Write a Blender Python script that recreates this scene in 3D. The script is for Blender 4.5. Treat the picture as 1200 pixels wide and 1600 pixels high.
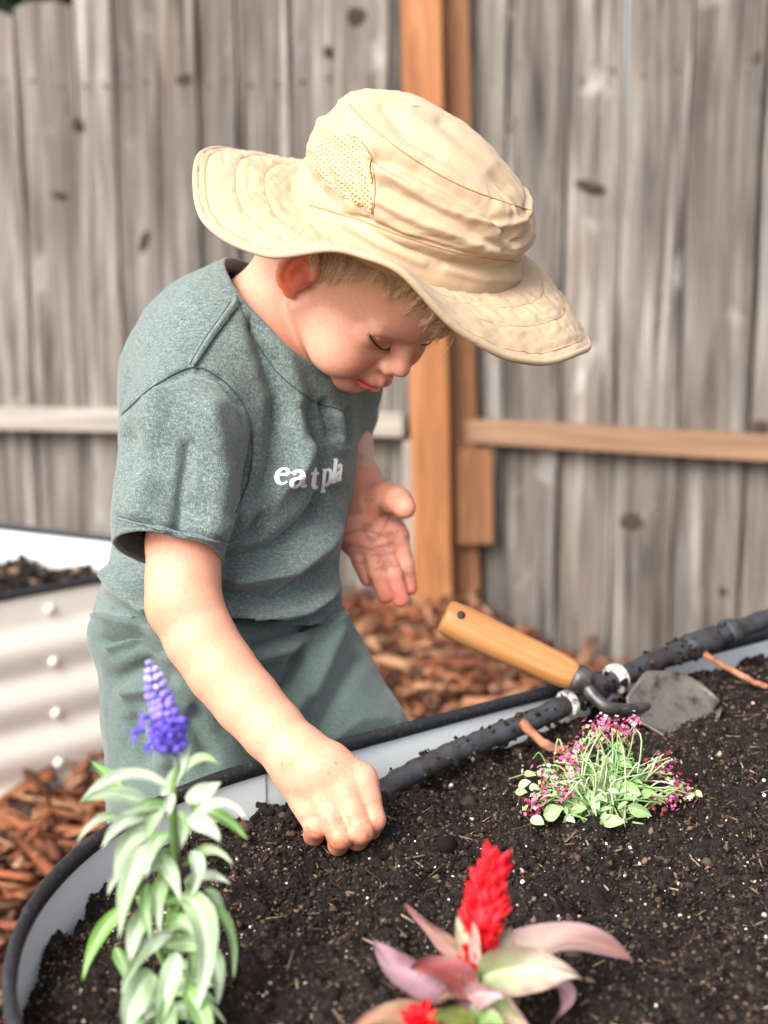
import bpy, bmesh, math, random
import numpy as np
from mathutils import Vector, Matrix, Euler
from mathutils.bvhtree import BVHTree

for o in list(bpy.data.objects):
    bpy.data.objects.remove(o)
random.seed(7)
RNG = np.random.default_rng(11)
scene = bpy.context.scene
COL = scene.collection

# ------------------------------------------------------------------ camera
FPX, CAMH, PITCH = 2200.0, 0.853, math.radians(12.0)
cam_d = bpy.data.cameras.new('camera')
cam = bpy.data.objects.new('camera', cam_d)
COL.objects.link(cam)
cam.location = (0, 0, CAMH)
cam.rotation_euler = (math.pi / 2 - PITCH, 0, 0)
cam_d.sensor_fit = 'VERTICAL'
cam_d.sensor_height = 36.0
cam_d.sensor_width = 27.0
cam_d.lens = FPX / 1600.0 * 36.0
cam_d.clip_start = 0.02
cam_d.clip_end = 500.0
cam_d.dof.use_dof = True
cam_d.dof.focus_distance = 1.035
cam_d.dof.aperture_fstop = 4.5
scene.camera = cam

# ------------------------------------------------------------------ light
SUN_EL, SUN_AZ = math.radians(42), math.radians(218)   # azimuth of the sun, clockwise from +Y
world = bpy.data.worlds.new('World')
scene.world = world
world.use_nodes = True
wn = world.node_tree.nodes
wl = world.node_tree.links
sky = wn.new('ShaderNodeTexSky')
sky.sky_type = 'NISHITA'
sky.sun_disc = False
sky.sun_elevation = SUN_EL
sky.sun_rotation = SUN_AZ
sky.air_density = 0.6
sky.dust_density = 6.0
sky.ozone_density = 0.3
bg = wn['Background']
bg.inputs['Strength'].default_value = 0.15
hz_ = wn.new('ShaderNodeHueSaturation')          # bright hazy overcast: whitish rather than blue
hz_.inputs['Saturation'].default_value = .45
wl.new(sky.outputs[0], hz_.inputs['Color'])
wl.new(hz_.outputs[0], bg.inputs['Color'])
sun_d = bpy.data.lights.new('sun', 'SUN')
sun = bpy.data.objects.new('sun', sun_d)
COL.objects.link(sun)
sun_d.energy = 0.9
sun_d.angle = math.radians(34)
sun_d.color = (1.0, 0.955, 0.89)
sdir = Vector((math.sin(SUN_AZ) * math.cos(SUN_EL), math.cos(SUN_AZ) * math.cos(SUN_EL), math.sin(SUN_EL)))
sun.rotation_euler = sdir.to_track_quat('Z', 'Y').to_euler()
sun.location = sdir * 10
scene.view_settings.view_transform = 'Standard'
scene.view_settings.look = 'None'
scene.view_settings.gamma = 1.0
scene.view_settings.use_curve_mapping = False
scene.view_settings.exposure = 1.42
scene.cycles.use_denoising = True
scene.cycles.max_bounces = 6
scene.cycles.diffuse_bounces = 3
scene.cycles.glossy_bounces = 2
scene.cycles.transmission_bounces = 3

# ------------------------------------------------------------------ helpers
CAM = np.array([0, 0, CAMH])
FW = np.array([0, math.cos(PITCH), -math.sin(PITCH)])
UPV = np.array([0, math.sin(PITCH), math.cos(PITCH)])
RT = np.array([1.0, 0, 0])


def P(x, y, d):
    """world point seen at photo pixel (x, y) at axial distance d metres"""
    return CAM + (FW + RT * (x - 600) / FPX - UPV * (y - 800) / FPX) * d


def onz(x, y, z):
    r = FW + RT * (x - 600) / FPX - UPV * (y - 800) / FPX
    return CAM + r * ((z - CAMH) / r[2])


def px(pts):
    q = np.asarray(pts, float) - CAM
    d = q @ FW
    return np.stack([600 + FPX * (q @ RT) / d, 800 - FPX * (q @ UPV) / d], -1), d


def V(a):
    return Vector((float(a[0]), float(a[1]), float(a[2])))


def nrm(a):
    a = np.asarray(a, float)
    return a / (np.linalg.norm(a) + 1e-12)


def lin(r, g, b, s=1.0):
    f = lambda c: ((c / 255) / 12.92 if c / 255 <= 0.04045 else ((c / 255 + 0.055) / 1.055) ** 2.4)
    return (f(r) * s, f(g) * s, f(b) * s, 1.0)


def tag(o, label=None, cat=None, group=None, kind=None):
    if label: o['label'] = label
    if cat: o['category'] = cat
    if group: o['group'] = group
    if kind: o['kind'] = kind
    return o


def link(o, parent=None):
    COL.objects.link(o)
    if parent is not None:
        o.parent = parent
        o.matrix_parent_inverse = parent.matrix_basis.inverted()
    return o


def mesh_obj(name, verts, faces, mat=None, parent=None, smooth=True, cols=None, uvs=None):
    me = bpy.data.meshes.new(name)
    verts = np.asarray(verts, np.float32)
    if isinstance(faces, np.ndarray):
        n, k = faces.shape
        me.vertices.add(len(verts)); me.vertices.foreach_set('co', verts.ravel())
        me.loops.add(n * k); me.loops.foreach_set('vertex_index', faces.astype(np.int32).ravel())
        me.polygons.add(n)
        me.polygons.foreach_set('loop_start', np.arange(0, n * k, k, dtype=np.int32))
        me.update(calc_edges=True)
    else:
        me.from_pydata([tuple(map(float, v)) for v in verts], [], [tuple(int(i) for i in f) for f in faces])
        me.update()
    me.validate()
    if smooth:
        me.polygons.foreach_set('use_smooth', np.ones(len(me.polygons), bool))
    if cols is not None:
        at = me.color_attributes.new('col', 'FLOAT_COLOR', 'POINT')
        c = np.ones((len(verts), 4), np.float32); c[:, :3] = np.asarray(cols)[:, :3]
        at.data.foreach_set('color', c.ravel())
    if mat: me.materials.append(mat)
    o = bpy.data.objects.new(name, me)
    return link(o, parent)


def empty(name, loc=(0, 0, 0)):
    o = bpy.data.objects.new(name, None)
    o.location = V(loc)
    o.empty_display_size = 0.05
    return link(o)


class MB:
    """collects geometry for one mesh"""
    def __init__(s): s.v, s.f, s.c, s.n = [], [], [], 0

    def add(s, v, f, c=None):
        v = np.asarray(v, float)
        s.v.append(v)
        s.f += [tuple(i + s.n for i in q) for q in f]
        if c is not None:
            c = np.asarray(c, float)
            s.c.append(np.tile(c[:3], (len(v), 1)) if c.ndim == 1 else c[:, :3])
        s.n += len(v)

    def box(s, c, half, M=None, col=None):
        v = np.array([[x, y, z] for x in (-1, 1) for y in (-1, 1) for z in (-1, 1)], float) * half
        if M is not None: v = v @ np.asarray(M).T
        s.add(v + np.asarray(c), [(0, 1, 3, 2), (4, 6, 7, 5), (0, 4, 5, 1), (2, 3, 7, 6), (0, 2, 6, 4), (1, 5, 7, 3)], col)

    def tube(s, pts, rad, n=10, cap=True, col=None, sy=1.0):
        pts = np.asarray(pts, float); m = len(pts)
        rad = np.full(m, rad) if np.isscalar(rad) else np.asarray(rad, float)
        T = np.gradient(pts, axis=0); T /= np.linalg.norm(T, axis=1)[:, None] + 1e-12
        a = np.array([0, 0, 1.0]) if abs(T[0, 2]) < .9 else np.array([1.0, 0, 0])
        N = nrm(a - T[0] * (a @ T[0])); V_ = []
        th = np.linspace(0, 2 * np.pi, n, endpoint=False)
        for i in range(m):
            N = nrm(N - T[i] * (N @ T[i])); B = np.cross(T[i], N)
            V_.append(pts[i] + rad[i] * (np.cos(th)[:, None] * N + sy * np.sin(th)[:, None] * B))
        v = np.concatenate(V_)
        f = [(i * n + j, i * n + (j + 1) % n, (i + 1) * n + (j + 1) % n, (i + 1) * n + j) for i in range(m - 1) for j in range(n)]
        if cap:
            f += [tuple(reversed(range(n))), tuple(range((m - 1) * n, m * n))]
        if col is not None and np.ndim(col) == 2 and len(col) == m:
            col = np.repeat(np.asarray(col)[:, :3], n, 0)
        s.add(v, f, col)

    def build(s, name, mat=None, parent=None, smooth=True):
        return mesh_obj(name, np.concatenate(s.v), s.f, mat, parent, smooth, np.concatenate(s.c) if s.c else None)


def spline(pts, n=40):
    """Catmull-Rom through points"""
    p = np.asarray(pts, float)
    p = np.vstack([2 * p[0] - p[1], p, 2 * p[-1] - p[-2]])
    out = []
    m = len(p) - 3
    for t in np.linspace(0, m - 1e-9, n):
        i = int(t); u = t - i
        a, b, c, d = p[i:i + 4]
        out.append(.5 * ((2 * b) + (-a + c) * u + (2 * a - 5 * b + 4 * c - d) * u * u + (-a + 3 * b - 3 * c + d) * u ** 3))
    return np.array(out)


def _h(ix, iy, iz, seed):
    n = (ix.astype(np.int64) * 374761393 + iy.astype(np.int64) * 668265263 + iz.astype(np.int64) * 2147483647 + seed * 974634777) & 0xFFFFFFFF
    n = ((n ^ (n >> 13)) * 1274126177) & 0xFFFFFFFF
    n = ((n ^ (n >> 16)) * 2246822519) & 0xFFFFFFFF
    return ((n ^ (n >> 15)) & 0xFFFFFF).astype(np.float64) / 0xFFFFFF * 2 - 1


def vnoise(p, scale, seed=0):
    q = np.asarray(p, float) * scale
    if q.shape[1] == 2: q = np.hstack([q, np.zeros((len(q), 1))])
    i = np.floor(q).astype(np.int64); u = q - i
    u = u * u * u * (u * (u * 6 - 15) + 10)
    r = 0
    for a in (0, 1):
        for b in (0, 1):
            for c in (0, 1):
                w = (u[:, 0] if a else 1 - u[:, 0]) * (u[:, 1] if b else 1 - u[:, 1]) * (u[:, 2] if c else 1 - u[:, 2])
                r = r + w * _h(i[:, 0] + a, i[:, 1] + b, i[:, 2] + c, seed)
    return r


def fbm(p, scale, octv=4, gain=.5, seed=0):
    r, a = 0, 1.0
    for k in range(octv):
        r = r + a * vnoise(p, scale * 2.03 ** k, seed + k * 17); a *= gain
    return r


# ------------------------------------------------------------------ materials
class Mat:
    def __init__(s, name, rough=.6, spec=.5):
        s.m = bpy.data.materials.new(name); s.m.use_nodes = True
        s.t = s.m.node_tree; s.N = s.t.nodes; s.L = s.t.links
        s.b = s.N['Principled BSDF']
        s.b.inputs['Roughness'].default_value = rough
        s.b.inputs['Specular IOR Level'].default_value = spec

    def n(s, typ, **kw):
        o = s.N.new(typ)
        for k, v in kw.items():
            if k in o.inputs: o.inputs[k].default_value = v
            else: setattr(o, k, v)
        return o

    def l(s, a, b): s.L.new(a, b)

    def coord(s, kind='Object', scale=(1, 1, 1), rot=(0, 0, 0)):
        c = s.n('ShaderNodeTexCoord'); m = s.n('ShaderNodeMapping')
        m.inputs['Scale'].default_value = scale; m.inputs['Rotation'].default_value = rot
        s.l(c.outputs[kind], m.inputs['Vector']); return m.outputs[0]

    def noise(s, vec, scale, detail=4, rough=.55, dist=0):
        n = s.n('ShaderNodeTexNoise', Scale=scale, Detail=detail, Roughness=rough, Distortion=dist)
        if vec is not None: s.l(vec, n.inputs['Vector'])
        return n.outputs['Fac']

    def ramp(s, fac, stops, interp='LINEAR'):
        r = s.n('ShaderNodeValToRGB'); r.color_ramp.interpolation = interp
        e = r.color_ramp.elements
        while len(e) < len(stops): e.new(.5)
        for q, (p, c) in zip(e, stops):
            q.position = p; q.color = c if len(c) == 4 else (*c, 1)
        s.l(fac, r.inputs[0]); return r.outputs[0]

    def mix(s, fac, a, b, mode='MIX'):
        m = s.n('ShaderNodeMix', data_type='RGBA', blend_type=mode)
        for i, v in ((0, fac), (6, a), (7, b)):
            if isinstance(v, (int, float)): m.inputs[i].default_value = v
            elif isinstance(v, tuple): m.inputs[i].default_value = v
            else: s.l(v, m.inputs[i])
        return m.outputs[2]

    def math(s, op, a, b=0.0, clamp=False):
        m = s.n('ShaderNodeMath', operation=op, use_clamp=clamp)
        for i, v in enumerate((a, b)):
            if isinstance(v, (int, float)): m.inputs[i].default_value = v
            else: s.l(v, m.inputs[i])
        return m.outputs[0]

    def attr(s, name='col'):
        return s.n('ShaderNodeAttribute', attribute_name=name).outputs['Color']

    def rnd(s): return s.n('ShaderNodeObjectInfo').outputs['Random']

    def color(s, c):
        if isinstance(c, tuple): s.b.inputs['Base Color'].default_value = c
        else: s.l(c, s.b.inputs['Base Color'])
        return s

    def rough(s, f): s.l(f, s.b.inputs['Roughness']); return s

    def bump(s, h, strength=.3, dist=.002, prev=None):
        b = s.n('ShaderNodeBump', Strength=strength, Distance=dist)
        s.l(h, b.inputs['Height'])
        if prev is not None: s.l(prev, b.inputs['Normal'])
        s.l(b.outputs[0], s.b.inputs['Normal']); return b.outputs[0]


M = {}
# weathered fence boards
m = Mat('weathered_wood', .85, .2)
v = m.coord('Object', (1, 1, .045)); big = m.noise(m.coord('Object', (1, 1, .35)), 5, 3)
gr = m.noise(v, 48, 7, .64, .35); gr2 = m.noise(v, 260, 3, .6)
c = m.ramp(gr, [(.28, lin(38, 34, 31)), (.43, lin(84, 79, 75)), (.57, lin(118, 113, 108)), (.72, lin(158, 154, 148))])
c = m.mix(m.ramp(big, [(.42, (0, 0, 0, 1)), (.70, (.7, .7, .7, 1))]), c, m.ramp(gr, [(.3, lin(64, 56, 50)), (.7, lin(112, 101, 91))]))
st = m.noise(m.coord('Object', (1, 1, .6)), 9, 5, .6, .4)
c = m.mix(m.ramp(st, [(.6, (0, 0, 0, 1)), (.72, (.5, .5, .5, 1))]), c, lin(168, 166, 162))
c = m.mix(m.ramp(m.noise(m.coord('Object', (1, 1, .3)), 6, 4, .6, .8), [(.22, (.7, .7, .7, 1)), (.36, (0, 0, 0, 1))]), c, lin(74, 66, 60))
hv = m.n('ShaderNodeHueSaturation', Saturation=1.0)
m.l(m.math('ADD', m.math('MULTIPLY', m.rnd(), .42), .80), hv.inputs['Value']); m.l(c, hv.inputs['Color'])
m.color(hv.outputs[0]); m.bump(gr2, .5, .003); M['fence'] = m.m


def wood(name, c0, c1, c2, axis, rough=.6, freq=45):
    m = Mat(name, rough, .35)
    s = [1, 1, 1]; s[axis] = .06
    v = m.coord('Object', tuple(s))
    g = m.noise(v, freq, 5, .6, 1.2)
    c = m.ramp(g, [(.3, c0), (.5, c1), (.72, c2)])
    b = m.noise(m.coord('Object'), 8, 3)
    c = m.mix(m.math('MULTIPLY', b, .35), c, c0)
    m.color(c); m.bump(m.noise(v, freq * 4, 3), .25, .001)
    return m.m


M['post'] = wood('new_cedar', lin(116, 74, 44), lin(150, 98, 60), lin(174, 124, 84), 2, .7)
M['post_old'] = wood('old_cedar', lin(90, 60, 40), lin(118, 80, 52), lin(142, 102, 72), 2, .8)
M['rail_new'] = wood('brown_rail', lin(104, 80, 62), lin(134, 104, 80), lin(158, 130, 106), 0, .75, 30)
M['rail_old'] = wood('grey_rail', lin(122, 115, 106), lin(154, 147, 138), lin(180, 174, 166), 0, .8, 30)
M['handle'] = wood('handle_wood', lin(146, 94, 52), lin(172, 120, 72), lin(192, 148, 98), 0, .42, 60)
m = Mat('knot', .9, .1); m.color(m.ramp(m.noise(m.coord(), 60), [(.3, lin(30, 26, 24)), (.7, lin(78, 66, 58))])); M['knot'] = m.m
# ground / mulch
m = Mat('ground', .95, .1); v = m.coord('Object')
m.color(m.ramp(m.noise(v, 14, 6), [(.3, lin(58, 36, 24)), (.7, lin(120, 78, 50))])); m.bump(m.noise(v, 60), .8, .02); M['ground'] = m.m
m = Mat('lawn', .9, .1); m.color(m.ramp(m.noise(m.coord(), 30, 5), [(.3, lin(110, 118, 84)), (.7, lin(150, 156, 124))])); M['lawn'] = m.m
m = Mat('bark', .85, .25); v = m.coord('Object')
m.color(m.mix(m.math('MULTIPLY', m.noise(v, 130, 4), .55), m.attr(), lin(66, 34, 18))); m.bump(m.noise(v, 240, 4), .6, .004); M['bark'] = m.m
# soil
m = Mat('potting_soil', .92, .18); v = m.coord('Object')
n1 = m.noise(v, 420, 5, .7); n2 = m.noise(v, 26, 4, .6)
c = m.ramp(n1, [(.30, lin(10, 8, 7)), (.48, lin(28, 23, 20)), (.62, lin(54, 46, 41)), (.8, lin(104, 92, 82))])
c = m.mix(m.ramp(n2, [(.38, (0, 0, 0, 1)), (.62, (.6, .6, .6, 1))]), c, lin(26, 21, 20))
m.color(c); m.bump(m.noise(v, 800, 4, .7), .7, .002); M['soil'] = m.m
m = Mat('soil_crumbs', .9, .2); m.color(m.attr()); m.bump(m.noise(m.coord(), 900, 3), .5, .001); M['crumb'] = m.m
# metals / plastics
m = Mat('cream_steel', .42, .5); v = m.coord('Object')
c = m.mix(m.ramp(m.noise(v, 20, 5, .6), [(.55, (0, 0, 0, 1)), (.8, (.3, .3, .3, 1))]), lin(222, 218, 208), lin(190, 182, 168)); m.color(c); m.bump(m.noise(v, 30, 2), .05, .002); M['cream'] = m.m
m = Mat('pale_inner_steel', .38, .5); v = m.coord('Object')
sp = m.ramp(m.noise(v, 170, 4, .7), [(.66, (0, 0, 0, 1)), (.72, (1, 1, 1, 1))])
sm = m.ramp(m.noise(v, 18, 4, .6), [(.5, (0, 0, 0, 1)), (.8, (.35, .35, .35, 1))])
m.color(m.mix(m.math('MULTIPLY', sp, .7), m.mix(sm, lin(232, 238, 240), lin(200, 202, 202)), lin(46, 38, 33))); M['inner'] = m.m
m = Mat('black_rubber', .55, .4); v = m.coord('Object')
sp = m.ramp(m.noise(v, 260, 4, .7), [(.56, (0, 0, 0, 1)), (.66, (1, 1, 1, 1))])
m.color(m.mix(m.math('MULTIPLY', sp, .45), lin(30, 33, 38), lin(104, 92, 80))); m.bump(m.noise(v, 500), .4, .001); M['rubber'] = m.m
m = Mat('dirty_hose', .5, .45); v = m.coord('Object')
sp = m.ramp(m.noise(v, 46, 6, .72), [(.46, (0, 0, 0, 1)), (.6, (1, 1, 1, 1))])
m.color(m.mix(sp, lin(54, 57, 62), lin(46, 38, 33))); m.bump(m.noise(v, 300, 5, .7), .6, .002); M['hose'] = m.m
m = Mat('bolt_cap', .35, .5); m.color(lin(228, 226, 220)); M['bolt'] = m.m
m = Mat('white_ring', .4, .5); m.color(m.ramp(m.noise(m.coord(), 150, 5), [(.45, lin(205, 203, 196)), (.62, lin(90, 78, 68))])); M['ring'] = m.m
m = Mat('dark_steel', .45, .5); m.b.inputs['Metallic'].default_value = .7; v = m.coord()
m.color(m.ramp(m.noise(v, 90, 5), [(.4, lin(70, 70, 72)), (.62, lin(112, 104, 98))])); m.bump(m.noise(v, 260, 4), .3, .001); M['steel'] = m.m
m = Mat('dusty_blade', .6, .4); m.b.inputs['Metallic'].default_value = .35; v = m.coord()
m.color(m.ramp(m.noise(v, 60, 6, .7), [(.30, lin(58, 48, 41)), (.45, lin(100, 94, 88)), (.8, lin(122, 117, 112))])); m.bump(m.noise(v, 320, 4), .4, .001); m.b.inputs['Roughness'].default_value = .42; M['blade'] = m.m
m = Mat('twig_bark', .75, .25); m.color(m.ramp(m.noise(m.coord(), 110, 5), [(.3, lin(96, 58, 40)), (.7, lin(176, 124, 96))])); M['twig'] = m.m


def leafmat(name, trans=.25, rough=.55, spec=.3, vein=.3):
    m = Mat(name, rough, spec)
    a = m.attr(); v = m.coord('Object')
    c = m.mix(m.math('MULTIPLY', m.noise(v, 300, 4, .6), .30), a, lin(70, 96, 60))
    m.color(c); m.bump(m.noise(v, 420, 3), vein, .0012)
    tr = m.n('ShaderNodeBsdfTranslucent'); m.l(c, tr.inputs['Color'])
    mx = m.n('ShaderNodeMixShader'); mx.inputs[0].default_value = trans
    m.l(m.b.outputs[0], mx.inputs[1]); m.l(tr.outputs[0], mx.inputs[2])
    m.l(mx.outputs[0], m.N['Material Output'].inputs['Surface'])
    return m.m


M['leaf'] = leafmat('leaf', .25, .6, .3)
M['petal'] = leafmat('petal', .3, .6, .2, .1)
m = Mat('red_plume', .55, .25); m.color(m.attr()); m.b.inputs['Subsurface Weight'].default_value = .2; m.b.inputs['Subsurface Scale'].default_value = .003; M['plume'] = m.m


# cloth
def heather(name, d, l, w, amt=1.0):
    m = Mat(name, .9, .15); v = m.coord('Object')
    a = m.noise(m.coord('Object', (1, 1, .45)), 1150, 3, .7)
    b = m.noise(m.coord('Object', (.5, 1, 1)), 520, 3, .7)
    c = m.ramp(m.math('ADD', m.math('MULTIPLY', a, .6), m.math('MULTIPLY', b, .4)), [(.36, d), (.5, l), (.66, w)])
    c = m.mix(m.math('MULTIPLY', m.noise(v, 9, 4), .3), c, d)
    m.color(c); m.b.inputs['Sheen Weight'].default_value = .25
    m.b.inputs['Sheen Roughness'].default_value = .5
    p = m.bump(m.noise(v, 900, 3, .7), .35, .0008)
    m.bump(m.noise(v, 55, 4, .5), .18, .006, p)
    return m.m


M['shirt'] = heather('heather_jersey', lin(60, 72, 71), lin(92, 106, 104), lin(144, 157, 154))
M['seam'] = heather('seam_thread', lin(34, 48, 50), lin(50, 68, 70), lin(72, 92, 92))
M['shorts'] = heather('green_shorts', lin(66, 80, 77), lin(82, 97, 94), lin(102, 117, 113))
m = Mat('white_print', .7, .2); m.color(lin(236, 238, 238)); m.bump(m.noise(m.coord(), 600), .2, .0006); M['print'] = m.m
m = Mat('hat_cotton', .85, .2); v = m.coord('Object')
wv = m.noise(v, 900, 3, .6)
c = m.ramp(m.noise(v, 16, 5, .6), [(.3, lin(166, 143, 116)), (.7, lin(180, 159, 133))])
c = m.mix(m.math('MULTIPLY', wv, .22), c, lin(168, 138, 100)); m.color(c)
p = m.bump(wv, .3, .0006); p = m.bump(m.noise(m.coord('Object'), 45, 4, .5, 1.0), .16, .006, p); m.b.inputs['Sheen Weight'].default_value = .1; M['hat'] = m.m
m = Mat('hat_thread', .8, .2); m.color(lin(156, 122, 84)); M['thread'] = m.m
m = Mat('hat_under', .85, .2); m.color(m.ramp(m.noise(m.coord(), 40, 5), [(.3, lin(196, 160, 112)), (.7, lin(212, 178, 132))])); M['hat_under'] = m.m
m = Mat('vent_mesh', .8, .2); uvn = m.n('ShaderNodeUVMap').outputs[0]
mp = m.n('ShaderNodeMapping'); mp.inputs['Scale'].default_value = (17, 22, 1); mp.inputs['Rotation'].default_value = (0, 0, .785); m.l(uvn, mp.inputs['Vector'])
fr = m.n('ShaderNodeVectorMath', operation='FRACTION'); m.l(mp.outputs[0], fr.inputs[0])
su = m.n('ShaderNodeVectorMath', operation='SUBTRACT'); m.l(fr.outputs[0], su.inputs[0]); su.inputs[1].default_value = (.5, .5, 0)
ln = m.n('ShaderNodeVectorMath', operation='LENGTH'); m.l(su.outputs[0], ln.inputs[0])
d_ = m.ramp(ln.outputs['Value'], [(.26, (0, 0, 0, 1)), (.36, (1, 1, 1, 1))])
m.color(m.mix(d_, lin(150, 118, 80), lin(190, 166, 132))); m.bump(d_, .6, .0008); M['vent'] = m.m
# skin
m = Mat('skin', .52, .35); v = m.coord('Object')
c = m.mix(m.math('MULTIPLY', m.noise(v, 60, 5, .6), .25), m.attr(), lin(208, 128, 102))
c = m.mix(m.ramp(m.noise(v, 330, 4, .7), [(.5, (0, 0, 0, 1)), (.8, (.4, .4, .4, 1))]), c, lin(186, 104, 80))
m.color(c); m.b.inputs['Subsurface Weight'].default_value = .35
m.b.inputs['Subsurface Radius'].default_value = (1.0, .32, .16); m.b.inputs['Subsurface Scale'].default_value = .0045
p = m.bump(m.noise(v, 1500, 3, .65), .22, .0007); m.bump(m.noise(v, 300, 4, .6), .12, .002, p); M['skin'] = m.m
m = Mat('blond_hair', .45, .4); m.color(m.attr()); M['hair'] = m.m
m = Mat('lash', .6, .2); m.color(lin(60, 38, 26)); M['lash'] = m.m
m = Mat('nail', .3, .5); m.color(lin(226, 168, 140)); M['nail'] = m.m
m = Mat('shoe_canvas', .8, .2); m.color(lin(70, 74, 80)); M['shoe'] = m.m


def rand_rot(n, rng, flat=0.0):
    q = rng.normal(size=(n, 4)); q /= np.linalg.norm(q, axis=1)[:, None]
    if flat > 0:
        a = rng.uniform(0, 2 * np.pi, n); tx, ty = rng.normal(0, flat, (2, n))
        R = np.zeros((n, 3, 3)); ca, sa = np.cos(a), np.sin(a)
        Rz = np.zeros((n, 3, 3)); Rz[:, 0, 0] = ca; Rz[:, 0, 1] = -sa; Rz[:, 1, 0] = sa; Rz[:, 1, 1] = ca; Rz[:, 2, 2] = 1
        Rx = np.zeros((n, 3, 3)); Rx[:, 0, 0] = 1; Rx[:, 1, 1] = np.cos(tx); Rx[:, 1, 2] = -np.sin(tx); Rx[:, 2, 1] = np.sin(tx); Rx[:, 2, 2] = np.cos(tx)
        Ry = np.zeros((n, 3, 3)); Ry[:, 1, 1] = 1; Ry[:, 0, 0] = np.cos(ty); Ry[:, 0, 2] = np.sin(ty); Ry[:, 2, 0] = -np.sin(ty); Ry[:, 2, 2] = np.cos(ty)
        return Rz @ Rx @ Ry
    w, x, y, z = q.T
    return np.stack([1 - 2 * (y * y + z * z), 2 * (x * y - z * w), 2 * (x * z + y * w), 2 * (x * y + z * w), 1 - 2 * (x * x + z * z), 2 * (y * z - x * w),
                     2 * (x * z - y * w), 2 * (y * z + x * w), 1 - 2 * (x * x + y * y)], -1).reshape(n, 3, 3)


OCT_V = np.array([[1, 0, 0], [-1, 0, 0], [0, 1, 0], [0, -1, 0], [0, 0, 1], [0, 0, -1]], float)
OCT_F = np.array([[0, 2, 4], [2, 1, 4], [1, 3, 4], [3, 0, 4], [2, 0, 5], [1, 2, 5], [3, 1, 5], [0, 3, 5]])
BOX_V = np.array([[x, y, z] for x in (-1, 1) for y in (-1, 1) for z in (-1, 1)], float)
BOX_F = np.array([[0, 1, 3], [0, 3, 2], [4, 6, 7], [4, 7, 5], [0, 4, 5], [0, 5, 1], [2, 3, 7], [2, 7, 6], [0, 2, 6], [0, 6, 4], [1, 5, 7], [1, 7, 3]])


def scatter(name, bv, bf, pos, size, R, cols, mat, jitter=.3, rng=RNG, parent=None, smooth=False):
    n, k = len(pos), len(bv)
    v = bv[None] * (1 + rng.uniform(-jitter, jitter, (n, k, 1))) * size[:, None, :]
    v = np.einsum('nij,nkj->nki', R, v) + pos[:, None, :]
    f = (bf[None] + (np.arange(n) * k)[:, None, None]).reshape(-1, 3)
    return mesh_obj(name, v.reshape(-1, 3), f, mat, parent, smooth, np.repeat(np.asarray(cols)[:, :3], k, 0))


def pick(palette, n, rng=RNG, var=.18):
    p = np.array([c[:3] for c in palette])
    return np.clip(p[rng.integers(0, len(p), n)] * (1 + rng.uniform(-var, var, (n, 1))), 0, 1)


# ------------------------------------------------------------------ ground, lawn, fence, hedge
def ground_z(x, y):
    """the yard falls away a little towards the right-hand bay of the fence"""
    a = np.clip((np.asarray(x) - .12) / .3, 0, 1); b_ = np.clip((np.asarray(y) - 1.95) / .6, 0, 1)
    return -.11 * a * a * (3 - 2 * a) * b_ * b_ * (3 - 2 * b_)


gx = np.concatenate([[-40, -10, -3], np.arange(-1.5, 1.6, .05), [3, 10, 40]]); gy = np.concatenate([[-40, -10, -2], np.arange(0, 4, .05), [8, 20, 60]])
GX, GY = np.meshgrid(gx, gy, indexing='ij'); ids = np.arange(GX.size).reshape(GX.shape)
F = np.stack([ids[:-1, :-1], ids[1:, :-1], ids[1:, 1:], ids[:-1, 1:]], -1).reshape(-1, 4)
g = mesh_obj('ground', np.stack([GX.ravel(), GY.ravel(), ground_z(GX, GY).ravel()], -1), F, M['ground'])
tag(g, kind='structure')
g = mesh_obj('lawn', [(-30, 3.25, .004), (30, 3.25, .004), (30, 50, .004), (-30, 50, .004)], [(0, 1, 2, 3)], M['lawn'], smooth=False)
tag(g, kind='structure')

FL0, FL1 = np.array([-.843, 3.072]), np.array([.054, 2.972])     # rail line, left bay
FR0, FR1 = np.array([.147, 2.925]), np.array([.742, 2.692])      # rail line, right bay


def hit_line(xp, A, B, yp=600):
    r = FW + RT * (xp - 600) / FPX - UPV * (yp - 800) / FPX
    d = B - A
    s = np.linalg.solve(np.array([[d[0], -r[0]], [d[1], -r[1]]]), -A)
    return s[0] * np.linalg.norm(d)


fence = empty('wooden_fence', (.1, 3.0, 0))
tag(fence, 'weathered grey plank fence with an orange post behind the child', 'fence')


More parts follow.
